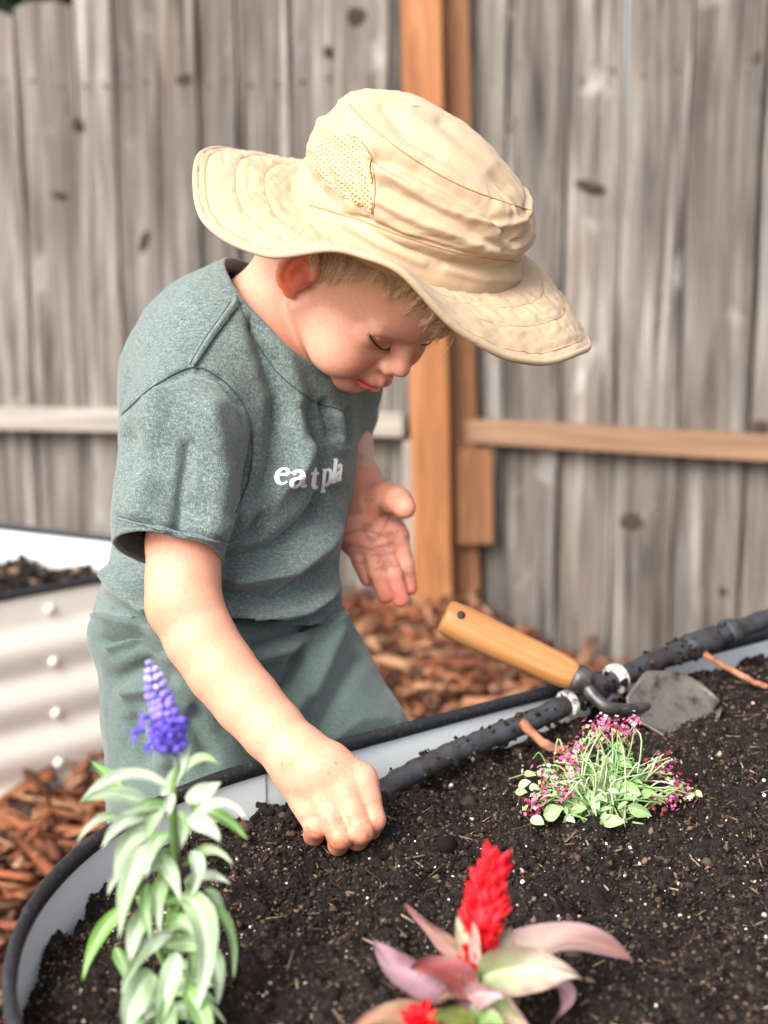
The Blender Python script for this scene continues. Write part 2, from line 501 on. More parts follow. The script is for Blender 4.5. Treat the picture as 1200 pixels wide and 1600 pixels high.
def board(A, B, s0, s1, top, gap, k, back=0.0):
    d = nrm(B - A); nb = np.array([-d[1], d[0]])            # points away from the camera
    c = A + d * (s0 + s1) / 2 + nb * (.052 + back + random.uniform(-.004, .006))
    w = (s1 - s0 - gap) / 2; t = .009
    bm = bmesh.new()
    nz, nx = 14, 4
    ph = random.uniform(0, 9)
    vs = []
    for side in (-1, 1):
        for i in range(nz + 1):
            for j in range(nx + 1):
                z = -.15 + (top + .15) * i / nz; x = -w + 2 * w * j / nx
                cup = .0025 * (1 - (x / w) ** 2) * math.sin(ph) * side * -1
                ed = (.0015 * math.sin(z * 9 + ph) + .001 * math.sin(z * 23 + ph * 2)) * (1 if j in (0, nx) else 0)
                tz = -.012 if (i == nz and j in (0, nx)) else 0
                vs.append(bm.verts.new((x + ed, side * t + .003 * math.sin(z * 2.1 + ph) + cup, z + tz)))
    def idx(s, i, j): return vs[s * (nz + 1) * (nx + 1) + i * (nx + 1) + j]
    for i in range(nz):
        for j in range(nx):
            bm.faces.new((idx(0, i, j), idx(0, i, j + 1), idx(0, i + 1, j + 1), idx(0, i + 1, j)))
            bm.faces.new((idx(1, i, j), idx(1, i + 1, j), idx(1, i + 1, j + 1), idx(1, i, j + 1)))
        bm.faces.new((idx(0, i, 0), idx(0, i + 1, 0), idx(1, i + 1, 0), idx(1, i, 0)))
        bm.faces.new((idx(0, i, nx), idx(1, i, nx), idx(1, i + 1, nx), idx(0, i + 1, nx)))
    for j in range(nx):
        bm.faces.new((idx(0, nz, j), idx(0, nz, j + 1), idx(1, nz, j + 1), idx(1, nz, j)))
        bm.faces.new((idx(0, 0, j), idx(1, 0, j), idx(1, 0, j + 1), idx(0, 0, j + 1)))
    me = bpy.data.meshes.new('board'); bm.to_mesh(me); bm.free()
    # shift each board's texture space: its own origin is well away from its neighbours'
    off = Vector((k * 3.17, k * 1.71, k * 2.3))
    me.transform(Matrix.Translation(off)); me.materials.append(M['fence'])
    o = bpy.data.objects.new('board', me)
    R = Matrix.Rotation(math.atan2(d[1], d[0]), 4, 'Z') @ Matrix.Rotation(random.uniform(-.006, .006), 4, 'Y')
    link(o)
    o.matrix_world = Matrix.Translation((c[0], c[1], 0)) @ R @ Matrix.Translation(-off)
    o.parent = fence; o.matrix_parent_inverse = fence.matrix_basis.inverted()
    return o


LB = [-300, -210, -120, -40, 42, 129, 188, 252, 317, 372, 451, 532, 605, 690]
for k in range(len(LB) - 1):
    a, b = hit_line(LB[k], FL0, FL1), hit_line(LB[k + 1], FL0, FL1)
    board(FL0, FL1, a, b, 1.272 + random.uniform(-.006, .006) + float(np.interp(LB[k], [-40, 42, 129, 188], [0, .012, .05, .10])), random.choice([.003, .004, .006]), k + 1)
    board(FL0, FL1, b - .03, b + .03, 1.35 if LB[k] > 60 else 1.25, 0, k + 60, .026)
RB = [690, 778, 868, 957, 1057, 1170, 1280, 1390, 1500]
for k in range(len(RB) - 1):
    a, b = hit_line(RB[k], FR0, FR1), hit_line(RB[k + 1], FR0, FR1)
    board(FR0, FR1, a, b, 1.36 + random.uniform(-.01, .01), {2: .008, 4: .006}.get(k, .004), k + 20)
    board(FR0, FR1, b - .03, b + .03, 0.76 if k == 2 else 1.36, 0, k + 90, .026)

sL, sR = hit_line(LB[0], FL0, FL1), hit_line(RB[-1], FR0, FR1)
for k in range(9):
    board(FL0, FL1, sL - .125 * (k + 1), sL - .125 * k, 1.255 + random.uniform(-.006, .006), .003, k + 120)
    board(FR0, FR1, sR + .13 * k, sR + .13 * (k + 1), 1.36 + random.uniform(-.01, .01), .003, k + 140)


def beam(name, p0, p1, half, mat, parent, back=0.0):
    """a sawn timber between two points: half = (half depth, half height)"""
    p0, p1 = np.asarray(p0, float), np.asarray(p1, float)
    L = np.linalg.norm(p1 - p0); x = (p1 - p0) / L
    z = np.array([0, 0, 1.0]) if abs(x[2]) < .9 else np.array([0, -1.0, 0])
    y = nrm(np.cross(z, x)); z = np.cross(x, y)
    bm = bmesh.new(); bmesh.ops.create_cube(bm, size=1)
    for v_ in bm.verts: v_.co = Vector((v_.co.x * L, v_.co.y * 2 * half[0], v_.co.z * 2 * half[1]))
    bmesh.ops.bevel(bm, geom=bm.edges[:], offset=.003, segments=2, affect='EDGES')
    me = bpy.data.meshes.new(name); bm.to_mesh(me); bm.free(); me.materials.append(mat)
    o = bpy.data.objects.new(name, me); link(o)
    Mx = Matrix(((x[0], y[0], z[0], 0), (x[1], y[1], z[1], 0), (x[2], y[2], z[2], 0), (0, 0, 0, 1)))
    c = (p0 + p1) / 2
    o.matrix_world = Matrix.Translation(V(c)) @ Mx
    if parent is not None:
        o.parent = parent; o.matrix_parent_inverse = parent.matrix_basis.inverted()
    return o


def h3(p, z): return np.array([p[0], p[1], z])


dL, dR = nrm(FL1 - FL0), nrm(FR1 - FR0)
nL, nR = np.array([-dL[1], dL[0]]), np.array([-dR[1], dR[0]])
beam('rail', h3(FL0 - dL * 1.5 + nL * .019, .408), h3(FL1 - dL * .012 + nL * .019, .408), (.021, .024), M['rail_old'], fence)
beam('rail', h3(FR0 + dR * .0 + nR * .017, .405), h3(FR1 + dR * 1.5 + nR * .017, .405), (.022, .024), M['rail_new'], fence)
pb, pt = onz(681, 985, 0.0), None
yp = 2.905
post_m = Mat('cedar_post', .7, .3); del post_m
# posts stand upright: local x of the beam is the timber's length, so give them grain along x


def woodx(base):
    m2 = bpy.data.materials[base].copy(); m2.name = base + '_upright'
    for n_ in m2.node_tree.nodes:
        if n_.type == 'MAPPING' and abs(n_.inputs['Scale'].default_value[2] - .06) < 1e-4:
            n_.inputs['Scale'].default_value = (.06, 1, 1)
    return m2


UP, UO = woodx('new_cedar'), woodx('old_cedar')
def at_y(xp, yp_, Y):
    r = FW + RT * (xp - 600) / FPX - UPV * (yp_ - 800) / FPX
    return CAM + r * (Y / r[1])
b0 = at_y(678, 985, 2.87); b1 = at_y(658, 0, 2.90)
up = nrm(b1 - b0)
o = beam('post', b0 - up * .1, b1 + up * .12, (.040, .018), UP, fence); o['label'] = 'new orange cedar post'
b0 = at_y(724, 900, 2.925); b1 = at_y(702, 0, 2.94); up2 = nrm(b1 - b0)
beam('post', h3(b0[:2], -.1) , b1 + up2 * .12, (.040, .020), UO, fence)
c0 = at_y(740, 702, 2.895); c1 = at_y(742, 850, 2.895)
beam('block', c0, c1, (.040, .010), UO, fence)
c0 = at_y(641, 690, 2.96); c1 = at_y(641, 965, 2.96)
beam('block', c0, c1, (.016, .017), woodx('grey_rail'), fence)

nail = bmesh.new(); bmesh.ops.create_uvsphere(nail, u_segments=8, v_segments=5, radius=.0042)
nail_me = bpy.data.meshes.new('nail_head'); nail.to_mesh(nail_me); nail.free(); nail_me.materials.append(M['steel'])
for (bounds, A, B) in ((LB, FL0, FL1), (RB, FR0, FR1)):
    d = nrm(B - A); nb = np.array([-d[1], d[0]])
    for k in range(len(bounds) - 1):
        s0, s1 = hit_line(bounds[k], A, B), hit_line(bounds[k + 1], A, B)
        for t in (.25, .75):
            for zz in (1.12,):
                q = A + d * (s0 + (s1 - s0) * t) + nb * .0405
                o = bpy.data.objects.new('nail_head', nail_me); link(o); o.location = (q[0], q[1], zz + random.uniform(-.01, .01)); o.parent = fence; o.matrix_parent_inverse = fence.matrix_basis.inverted()
KN = [(803, 195, 9, 24, 0), (922, 291, 26, 8, 0), (792, 590, 8, 12, 0), (988, 815, 22, 18, 0), (1184, 92, 9, 16, 0), (1188, 668, 13, 12, 0), (1130, 925, 8, 10, 0),
      (122, 195, 9, 12, 1), (287, 125, 14, 10, 1), (225, 378, 7, 20, 1), (556, 28, 20, 20, 1), (93, 305, 16, 5, 1), (512, 80, 8, 8, 1)]
for (x, y, w, h_, left) in KN:
    A, B = (FL0, FL1) if left else (FR0, FR1)
    d = nrm(B - A); nb = np.array([-d[1], d[0]])
    A2 = A + nb * .0415
    s = hit_line(x, A2, A2 + (B - A), y)
    r = FW + RT * (x - 600) / FPX - UPV * (y - 800) / FPX
    q = A2 + d * s; t = q[1] / r[1]; c = CAM + r * t
    sc = t / FPX
    bm = bmesh.new(); bmesh.ops.create_icosphere(bm, subdivisions=2, radius=1)
    for v_ in bm.verts: v_.co = v_.co * (1 + random.uniform(-.15, .15))
    me = bpy.data.meshes.new('knot'); bm.to_mesh(me); bm.free(); me.materials.append(M['knot'])
    o = bpy.data.objects.new('knot', me); link(o)
    o.matrix_world = Matrix.Translation(V(c)) @ Matrix.Rotation(math.atan2(d[1], d[0]), 4, 'Z') @ Matrix.Rotation(random.uniform(-.4, .4), 4, 'Y') @ Matrix.Diagonal((w * sc, .0045, h_ * sc, 1))
    o.parent = fence; o.matrix_parent_inverse = fence.matrix_basis.inverted()

# dark evergreen hedge seen over the fence top at the far left
hedge = empty('evergreen_hedge', (-2.4, 4.6, 0))
tag(hedge, 'dark evergreen hedge showing above the fence at upper left', 'hedge')
n = 20000
pos = np.stack([RNG.uniform(-4.0, -.55, n), RNG.normal(4.6, .28, n), RNG.uniform(.1, 2.1, n) ** 1.0], -1)
pos[:, 2] *= 1 - .12 * np.abs(np.sin(pos[:, 0] * 2.1))
LV = np.array([[-1, 0, 0], [0, -.4, .1], [1, 0, 0], [0, .4, .1]], float); LF = np.array([[0, 1, 2], [0, 2, 3]])
fo = scatter('foliage', LV, LF, pos, np.repeat(RNG.uniform(.04, .08, (n, 1)), 3, 1), rand_rot(n, RNG), pick([lin(22, 30, 18), lin(34, 44, 24), lin(18, 24, 15)], n), M['leaf'], .1, parent=hedge)
fo['kind'] = 'stuff'
mb = MB()
for x in np.linspace(-3.7, -.8, 7):
    mb.tube([(x, 4.6, 0), (x + .03, 4.62, .6), (x - .03, 4.58, 1.7)], [.04, .03, .012], 7)
mb.build('trunk', M['twig'], hedge)

# ------------------------------------------------------------------ bed geometry
E1 = nrm(np.array([.81, .585])); N1 = np.array([E1[1], -E1[0]])   # along the bed / towards the camera side
BC = np.array([.083, .782]); BR = .30; BL = 1.15


def stadium(c, e, r, L, n=48):
    nn = np.array([e[1], -e[0]]); pts = []
    a0 = math.atan2(-nn[1], -nn[0])
    for i in range(n + 1):
        a = a0 + math.pi * i / n
        pts.append(c + r * np.array([math.cos(a), math.sin(a)]))
    for i in range(1, 30): pts.append(c + r * nn + e * L * i / 30)
    c2 = c + e * L
    for i in range(n + 1):
        a = a0 + math.pi + math.pi * i / n
        pts.append(c2 + r * np.array([math.cos(a), math.sin(a)]))
    for i in range(1, 30): pts.append(c2 - r * nn - e * L * i / 30)
    return np.array(pts)


def path_frames(pts):
    nx_ = np.roll(pts, -1, 0); pv = np.roll(pts, 1, 0)
    t = nx_ - pv; t /= np.linalg.norm(t, axis=1)[:, None]
    out = np.stack([t[:, 1], -t[:, 0]], -1)
    area = 0.5 * np.sum(pts[:, 0] * nx_[:, 1] - nx_[:, 0] * pts[:, 1])
    return out if area > 0 else -out


def in_poly(p, poly):
    x, y = p[:, 0], p[:, 1]; ins = np.zeros(len(p), bool)
    a, b = poly, np.roll(poly, -1, 0)
    for (x0, y0), (x1, y1) in zip(a, b):
        cnd = (y0 > y) != (y1 > y)
        if not cnd.any(): continue
        xi = (x1 - x0) * (y - y0) / (y1 - y0 + 1e-15) + x0
        ins ^= cnd & (x < xi)
    return ins


def raised_bed(name, label, path, top, ridge, npan, z0, bolts, rim_r):
    root = empty(name, (*path.mean(0), 0)); tag(root, label, 'raised bed')
    out = path_frames(path); n = len(path)
    zs = np.linspace(top, z0, 60)
    def prof(z):
        u = (top - z)
        return 0.0 if u < .045 else .008 * (0.5 - .5 * math.cos(2 * math.pi * (u - .045) / ridge)) ** .8
    pr = [(prof(z), z) for z in zs]
    cuts = [int(round(i * n / npan)) for i in range(npan + 1)]
    for k in range(npan):
        ids = [i % n for i in range(cuts[k], cuts[k + 1] + 1)]
        lift = .0015 * (k % 2)
        mo = len(pr); vo, vi = [], []
        for i in ids:
            for (o_, z) in pr: vo.append((*(path[i] + out[i] * (o_ + lift)), z))
        for i in ids:
            for (o_, z) in pr: vi.append((*(path[i] + out[i] * (o_ + lift - .0012)), z))
        q = [(a * mo + b, a * mo + b + 1, (a + 1) * mo + b + 1, (a + 1) * mo + b) for a in range(len(ids) - 1) for b in range(mo - 1)]
        w = mesh_obj('wall_panel', vo, q, M['cream'], root)
        mesh_obj('lining', vi, [tuple(reversed(f)) for f in q], M['inner'], w)
    if bolts:
        bm = bmesh.new(); bmesh.ops.create_uvsphere(bm, u_segments=10, v_segments=6, radius=1)
        me = bpy.data.meshes.new('bolt'); bm.to_mesh(me); bm.free(); me.materials.append(M['bolt'])
        for p_ in me.polygons: p_.use_smooth = True
        for (i, dz) in bolts:
            z = top - dz; pz = prof(z)
            b_ = bpy.data.objects.new('bolt', me); link(b_)
            a = math.atan2(out[i][1], out[i][0])
            b_.matrix_world = Matrix.Translation((*(path[i] + out[i] * (pz + .002)), z)) @ Matrix.Rotation(a, 4, 'Z') @ Matrix.Diagonal((.005, .008, .008, 1))
            b_.parent = root; b_.matrix_parent_inverse = root.matrix_basis.inverted()
    # rubber edge strip: an upside-down U pressed over the sheet edge
    sec = [(-.55, -1.0), (-1, -.7), (-1, .35), (-.6, .9), (0, 1.08), (.6, .9), (1, .35), (1, -.7), (.55, -1.0)]
    vr = []
    for i in range(n):
        wv = rim_r * (1 + .06 * math.sin(i * .7))
        for (a, b) in sec: vr.append((*(path[i] + out[i] * a * wv * .8), top + b * wv * 1.15))
    s_ = len(sec)
    q = [(i * s_ + j, ((i + 1) % n) * s_ + j, ((i + 1) % n) * s_ + (j + 1) % s_, i * s_ + (j + 1) % s_) for i in range(n) for j in range(s_)]
    mesh_obj('rubber_edge', vr, q, M['rubber'], root)
    return root


path1 = stadium(BC, E1, BR, BL)
raised_bed('raised_garden_bed', 'cream steel raised bed with black rubber rim holding the foreground soil', path1, .434, .068, 6, 0, [(24, .08), (24, .148), (24, .216), (24, .284), (24, .352)], .0050)
K = np.array([-.236, 2.144]); d1, d2 = nrm([.76, .65]), nrm([-.9, .43])
p_ = []
a, b = K - d1 * .17, K + d2 * .17
for t in np.linspace(0, 1, 24): p_.append((1 - t) ** 2 * a + 2 * t * (1 - t) * K + t * t * b)
for t in np.linspace(.05, 1, 20): p_.append(b + d2 * 1.0 * t)
c_ = b + d2 * 1.0; e_ = a - d1 * 1.0
for t in np.linspace(.1, .9, 9): p_.append(c_ * (1 - t) + e_ * t)
for t in np.linspace(0, .95, 30): p_.append(e_ + d1 * 1.0 * t)
path2 = np.array(p_)
pp, _ = px(np.hstack([path2, np.full((len(path2), 1), .25)]))
bi = int(np.argmin(np.where(path2[:, 1] < 2.1, np.abs(pp[:, 0] - 84), 1e9)))
raised_bed('raised_garden_bed', 'cream corrugated raised bed with bolts behind the child at left', path2, .33, .078, 5, 0, [(bi, .03), (bi, .108), (bi, .186), (bi, .262)], .005)
sp2 = path2 * .985 + path2.mean(0) * .015
gx = np.arange(-1.35, -.1, .008); gy = np.arange(1.2, 2.9, .008)
GX, GY = np.meshgrid(gx, gy, indexing='ij'); q = np.stack([GX.ravel(), GY.ravel()], -1)
z = .278 + .012 * fbm(q, 12, 5, .6, 5)
ok = in_poly(q, sp2).reshape(GX.shape)
ids = np.arange(len(q)).reshape(GX.shape)
fm = ok[:-1, :-1] & ok[1:, :-1] & ok[1:, 1:] & ok[:-1, 1:]
F = np.stack([ids[:-1, :-1][fm], ids[1:, :-1][fm], ids[1:, 1:][fm], ids[:-1, 1:][fm]], -1)
o = mesh_obj('soil', np.hstack([q, z[:, None]]), F, M['soil']); tag(o, kind='structure')
n = 5000
cp = np.stack([RNG.uniform(-1.2, -.2, n), RNG.uniform(1.4, 2.7, n)], -1); cp = cp[in_poly(cp, sp2)]; n = len(cp)
cz = .278 + .012 * fbm(cp, 12, 5, .6, 5) + .003
SOILPAL = [lin(22, 17, 14), lin(36, 28, 24), lin(50, 40, 34), lin(30, 24, 22), lin(70, 58, 49), lin(14, 11, 10), lin(24, 20, 19)]
o = scatter('soil_clods', OCT_V, OCT_F, np.hstack([cp, cz[:, None]]), RNG.uniform(.004, .012, (n, 3)), rand_rot(n, RNG), pick(SOILPAL + [lin(120, 98, 80)], n), M['crumb'])
tag(o, 'dark soil clods filling the raised bed behind the child', 'soil', kind='stuff')

# ------------------------------------------------------------------ bark mulch on the ground
n = 21000
mp_ = np.stack([RNG.uniform(-1.3, 1.1, n), RNG.uniform(.75, 3.0, n)], -1)
mp_ = mp_[~in_poly(mp_, path2) & ~in_poly(mp_, path1)]
keep = (mp_[:, 1] < np.where(mp_[:, 0] < .1, 2.97 - .1 * mp_[:, 0], 2.93 - .39 * (mp_[:, 0] - .1)))
mp_ = mp_[keep]; n = len(mp_)
hz = RNG.uniform(.0, .035, n) + .018 * (vnoise(mp_, 5, 3) + 1)
L_ = RNG.gamma(2.8, .0066, n) + .006
sz = np.stack([L_, L_ * RNG.uniform(.10, .28, n), L_ * RNG.uniform(.03, .11, n)], -1)
hz = hz + ground_z(mp_[:, 0], mp_[:, 1])
o = scatter('bark_mulch', BOX_V, BOX_F, np.hstack([mp_, hz[:, None]]), sz, rand_rot(n, RNG, .35),
            pick([lin(148, 88, 58), lin(124, 72, 48), lin(156, 108, 80), lin(88, 52, 37), lin(180, 140, 108), lin(140, 88, 60), lin(62, 39, 30), lin(150, 114, 90)], n), M['bark'], .28)
tag(o, 'orange-brown bark chips covering the path by the fence', 'mulch', kind='stuff')

# ------------------------------------------------------------------ soil in the near bed
SZ = .402


def soil_h(q):
    s = (q - BC) @ E1; t = (q - BC) @ N1
    z = SZ + .0075 * fbm(q, 9, 2, .5, 40) + .0075 * fbm(q, 28, 3, .55, 41) + .003 * fbm(q, 75, 2, .5, 43)
    z = z + .014 * np.clip((s - .25) / .5, 0, 1)
    ew = BR - np.where(s < 0, np.hypot(np.minimum(s, 0), t), np.abs(t))
    z = z - .007 * np.exp(-(ew / .022) ** 2)
    for (x, y, r, a) in HOLES: z = z + a * np.exp(-((q[:, 0] - x) ** 2 + (q[:, 1] - y) ** 2) / r ** 2)
    return z


HOLES = []
for (x, y, r, a) in [(545, 1320, .05, -.012), (985, 1395, .04, -.010), (440, 1290, .03, -.008), (520, 1440, .05, -.005), (830, 1190, .035, -.008), (640, 1385, .04, .006), (1120, 1180, .07, .010), (1150, 1080, .05, .006), (1000, 1345, .04, .006)]:
    w_ = onz(x, y, SZ); HOLES.append((w_[0], w_[1], r, a))
st = .00155
S, T = np.meshgrid(np.arange(-.3, .78, st), np.arange(-.3, .3, st), indexing='ij')
q = BC + S.ravel()[:, None] * E1 + T.ravel()[:, None] * N1
z = soil_h(q)
z = z + .0026 * np.abs(fbm(q, 95, 2, .55, 50)) + .0016 * vnoise(q, 240, 52) + .0011 * vnoise(q, 430, 53)
ew = BR - np.where(S.ravel() < 0, np.hypot(np.minimum(S.ravel(), 0), T.ravel()), np.abs(T.ravel()))
ok = (ew > .0015).reshape(S.shape)
ids = np.arange(len(q)).reshape(S.shape)
fm = ok[:-1, :-1] & ok[1:, :-1] & ok[1:, 1:] & ok[:-1, 1:]
F = np.stack([ids[:-1, :-1][fm], ids[:-1, 1:][fm], ids[1:, 1:][fm], ids[1:, :-1][fm]], -1)
o = mesh_obj('soil', np.hstack([q, z[:, None]]), F, M['soil']); tag(o, kind='structure')


def bedpts(n, smin=-.3, smax=.7, lift=.0, m=.006):
    s = RNG.uniform(smin, smax, n); t = RNG.uniform(-.3, .3, n)
    e = BR - np.where(s < 0, np.hypot(np.minimum(s, 0), t), np.abs(t))
    s, t = s[e > m], t[e > m]
    q = BC + s[:, None] * E1 + t[:, None] * N1
    return np.hstack([q, (soil_h(q) + .0012 + lift)[:, None]])


p_ = bedpts(110000); n = len(p_)
sz = RNG.gamma(1.9, .00033, (n, 1)) * RNG.uniform(.6, 1.3, (n, 3)) + .0004
o = scatter('soil_crumbs', OCT_V, OCT_F, p_ + np.stack([np.zeros(n), np.zeros(n), sz[:, 2] * .5], -1), sz, rand_rot(n, RNG), pick(SOILPAL + [lin(70, 54, 44), lin(102, 84, 70)], n, var=.3), M['crumb'], .35)
tag(o, 'fine dark potting soil crumbs in the near bed', 'soil', kind='stuff')
p_ = bedpts(480); n = len(p_)
sz = RNG.gamma(2.4, .0009, (n, 1)) * RNG.uniform(.6, 1.4, (n, 3)) + .001
bm = bmesh.new(); bmesh.ops.create_icosphere(bm, subdivisions=1, radius=1)
ICO_V = np.array([v_.co[:] for v_ in bm.verts]); ICO_F = np.array([[v_.index for v_ in f.verts] for f in bm.faces]); bm.free()
# crumbly clods heaped along the far wall
s = RNG.uniform(-.05, .62, 260); t = -.3 + RNG.gamma(2, .006, 260) + .004
q = BC + s[:, None] * E1 + t[:, None] * N1
p2 = np.hstack([q, (soil_h(q) + .003)[:, None]]); sz2 = RNG.uniform(.002, .006, (260, 3))
o = scatter('soil_clods', ICO_V, ICO_F, np.vstack([p_, p2]), np.vstack([sz, sz2]), rand_rot(n + 260, RNG), pick(SOILPAL[:5], n + 260), M['crumb'], .45)
tag(o, 'larger dark soil clods scattered over the near bed', 'soil', kind='stuff')
p_ = bedpts(1500); n = len(p_)
sz = RNG.gamma(1.5, .00032, (n, 1)) * RNG.uniform(.7, 1.2, (n, 3)) + .0003
o = scatter('perlite_grains', ICO_V, ICO_F, p_ + np.array([0, 0, .001]), sz, rand_rot(n, RNG), pick([lin(214, 208, 198), lin(186, 176, 164), lin(226, 224, 220), lin(168, 150, 130)], n), M['crumb'], .3)
tag(o, 'tiny white perlite grains speckling the dark soil', 'perlite', kind='stuff')
p_ = bedpts(1400); n = len(p_)
L_ = RNG.gamma(2.2, .0016, n) + .0012
sz = np.stack([L_, RNG.uniform(.00025, .0007, n), RNG.uniform(.0002, .0005, n)], -1)
o = scatter('wood_fibres', BOX_V, BOX_F, p_ + np.array([0, 0, .0014]), sz, rand_rot(n, RNG, .3), pick([lin(112, 90, 72), lin(88, 70, 56), lin(146, 124, 104), lin(72, 56, 45), lin(50, 40, 34)], n), M['crumb'], .2)
tag(o, 'thin brown wood fibres lying on the soil', 'fibres', kind='stuff')

SOIL_BVH = None


def soil_z(x, y): return float(soil_h(np.array([[x, y]]))[0])


# ------------------------------------------------------------------ hose along the far inside wall
hose = empty('irrigation_hose', P(860, 1105, 1.25))
tag(hose, 'dirty black irrigation hose along the inside of the far bed wall', 'hose')
H3 = [(500, 1300, 1.060), (570, 1254, 1.092), (640, 1210, 1.130), (700, 1180, 1.157), (760, 1155, 1.185), (860, 1113, 1.225), (940, 1072, 1.265), (1040, 1026, 1.315), (1125, 994, 1.35), (1200, 966, 1.385), (1330, 918, 1.45)]
hp = spline([P(*k) for k in H3], 90)
mb = MB(); rr = np.full(90, .0094) + .0006 * np.sin(np.arange(90) * 1.7)
mb.tube(hp, rr, 18); mb.build('pipe', M['hose'], hose)


def ring_on(path, i0, i1, r, name, mat, parent, n=18):
    mb = MB(); seg = path[i0:i1 + 1]
    pts = spline(seg, 9); prof = np.array([.55, .95, 1.0, .97, .97, .97, 1.0, .95, .55]) * r
    mb.tube(pts, prof, n); return mb.build(name, mat, parent)


def near_i(xp): return int(np.argmin(np.abs(px(hp)[0][:, 0] - xp)))


i = near_i(1098); ring_on(hp, i - 3, i + 3, .0128, 'coupling', M['hose'], hose)
i = near_i(1140); ring_on(hp, i - 1, i + 1, .0136, 'coupling_nut', M['hose'], hose)
i = near_i(930); ring_on(hp, i - 2, i + 2, .0122, 'coupling', M['hose'], hose)
i = near_i(966); ring_on(hp, i - 1, i, .0145, 'ring_clamp', M['ring'], hose)
i = near_i(895); ring_on(hp, i - 1, i, .0125, 'ring_clamp', M['ring'], hose)
# soil stuck on the hose
ii = np.clip(np.concatenate([RNG.normal(near_i(1085), 4, 120), RNG.uniform(15, 75, 170), RNG.normal(near_i(930), 3, 60)]).astype(int), 5, 85); n = len(ii)
an = RNG.uniform(0, 2 * np.pi, n); dn = np.stack([np.cos(an) * N1[0], np.cos(an) * N1[1], np.sin(an)], -1)
sz = RNG.gamma(2.0, .0006, (n, 1)) * RNG.uniform(.7, 1.3, (n, 3)) + .0005
o = scatter('dirt', ICO_V, ICO_F, hp[ii] + dn * .0100 + RNG.normal(0, .003, (n, 3)) * np.abs(dn[:, :1]), sz, rand_rot(n, RNG), pick(SOILPAL, n), M['crumb'], .35, parent=hose)
o['kind'] = 'stuff'


def twig(label, pts, r):
    mb = MB(); sp_ = spline([P(*k) for k in pts], 24)
    sp_ = sp_ + .0008 * np.stack([vnoise(sp_, 200, k) for k in range(3)], -1)
    rad = r * (1 + .18 * vnoise(sp_, 140, 9)) * np.linspace(1.05, .85, 24)
    mb.tube(sp_, rad, 10); o = mb.build('twig', M['twig'])
    o.location = (0, 0, 0); return tag(o, label, 'twig', 'twigs by the hose')


twig('short brown twig sticking out of the soil left of the trowel', [(815, 1128, 1.195), (828, 1142, 1.19), (845, 1158, 1.185), (868, 1170, 1.18), (890, 1176, 1.175)], .0042)
twig('thin reddish twig beside the hose at the right edge', [(1096, 1018, 1.33), (1120, 1034, 1.325), (1150, 1050, 1.32), (1178, 1066, 1.31), (1200, 1074, 1.305)], .0032)

# ------------------------------------------------------------------ trowel
tr = empty('garden_trowel', P(905, 1062, 1.225))
tag(tr, 'hand trowel with wooden handle resting on the bed rim', 'trowel')
A, B = P(693, 962, 1.235), P(900, 1058, 1.225)
ax = nrm(B - A); L = np.linalg.norm(B - A)
prof = [(0, .0), (0, .006), (0, .0115), (.001, .0142), (.0035, .0158), (.010, .0166), (.022, .0168), (.045, .0162), (.07, .0155), (.09, .0151), (.103, .0147), (.112, .0135), (.1155, .0118), (.116, .008)]
sc_ = L / .116
zc = nrm(np.cross(ax, [0, 1, 0])); yc = np.cross(zc, ax)
MX = Matrix(((ax[0], yc[0], zc[0], A[0]), (ax[1], yc[1], zc[1], A[1]), (ax[2], yc[2], zc[2], A[2]), (0, 0, 0, 1)))
mb = MB(); nseg = 28
vs, fs = [], []
xs = np.array([p[0] for p in prof]) * sc_; rs = np.array([p[1] for p in prof])
th = np.linspace(0, 2 * np.pi, nseg, endpoint=False)
for x, r in zip(xs, rs):
    for t in th: vs.append((x, r * math.cos(t) * .92, r * math.sin(t)))
for i in range(len(xs) - 1):
    for j in range(nseg):
        fs.append((i * nseg + j, (i + 1) * nseg + j, (i + 1) * nseg + (j + 1) % nseg, i * nseg + (j + 1) % nseg))
hd = mesh_obj('handle', vs, fs, M['handle'])
hd.matrix_world = MX; hd.parent = tr; hd.matrix_parent_inverse = tr.matrix_basis.inverted()
ss = hd.modifiers.new('s', 'SUBSURF'); ss.levels = ss.render_levels = 2
# hanging hole: a dark plug standing in for its inner shade, on the side that faces the camera
tocam = nrm(MX.to_3x3().inverted() @ V(CAM - A))
hv_ = nrm([0, tocam[1] + .25, tocam[2] + .35])
mb = MB(); c = np.array([.0125 * sc_, 0, 0]) + hv_ * .0156
mb.tube([c - hv_ * .006, c, c + hv_ * .0009], [.0026, .0034, .0037], 16)
h2 = mb.build('hanging_hole', M['knot'], None); h2.matrix_world = MX; h2.parent = tr; h2.matrix_parent_inverse = tr.matrix_basis.inverted()
mb = MB(); mb.tube([B - ax * .004, B + ax * .003, B + ax * .012, B + ax * .016], [.0118, .0125, .0105, .006], 20); mb.build('ferrule', M['steel'], tr)
nk = spline([B + ax * .008, P(925, 1085, 1.215), P(948, 1105, 1.21), P(975, 1110, 1.225), P(1000, 1106, 1.240), P(1030, 1102, 1.268)], 26)
mb = MB(); mb.tube(nk, np.interp(np.linspace(0, 1, 26), [0, .6, 1], [.0052, .0062, .0025]), 12); mb.build('neck', M['steel'], tr)
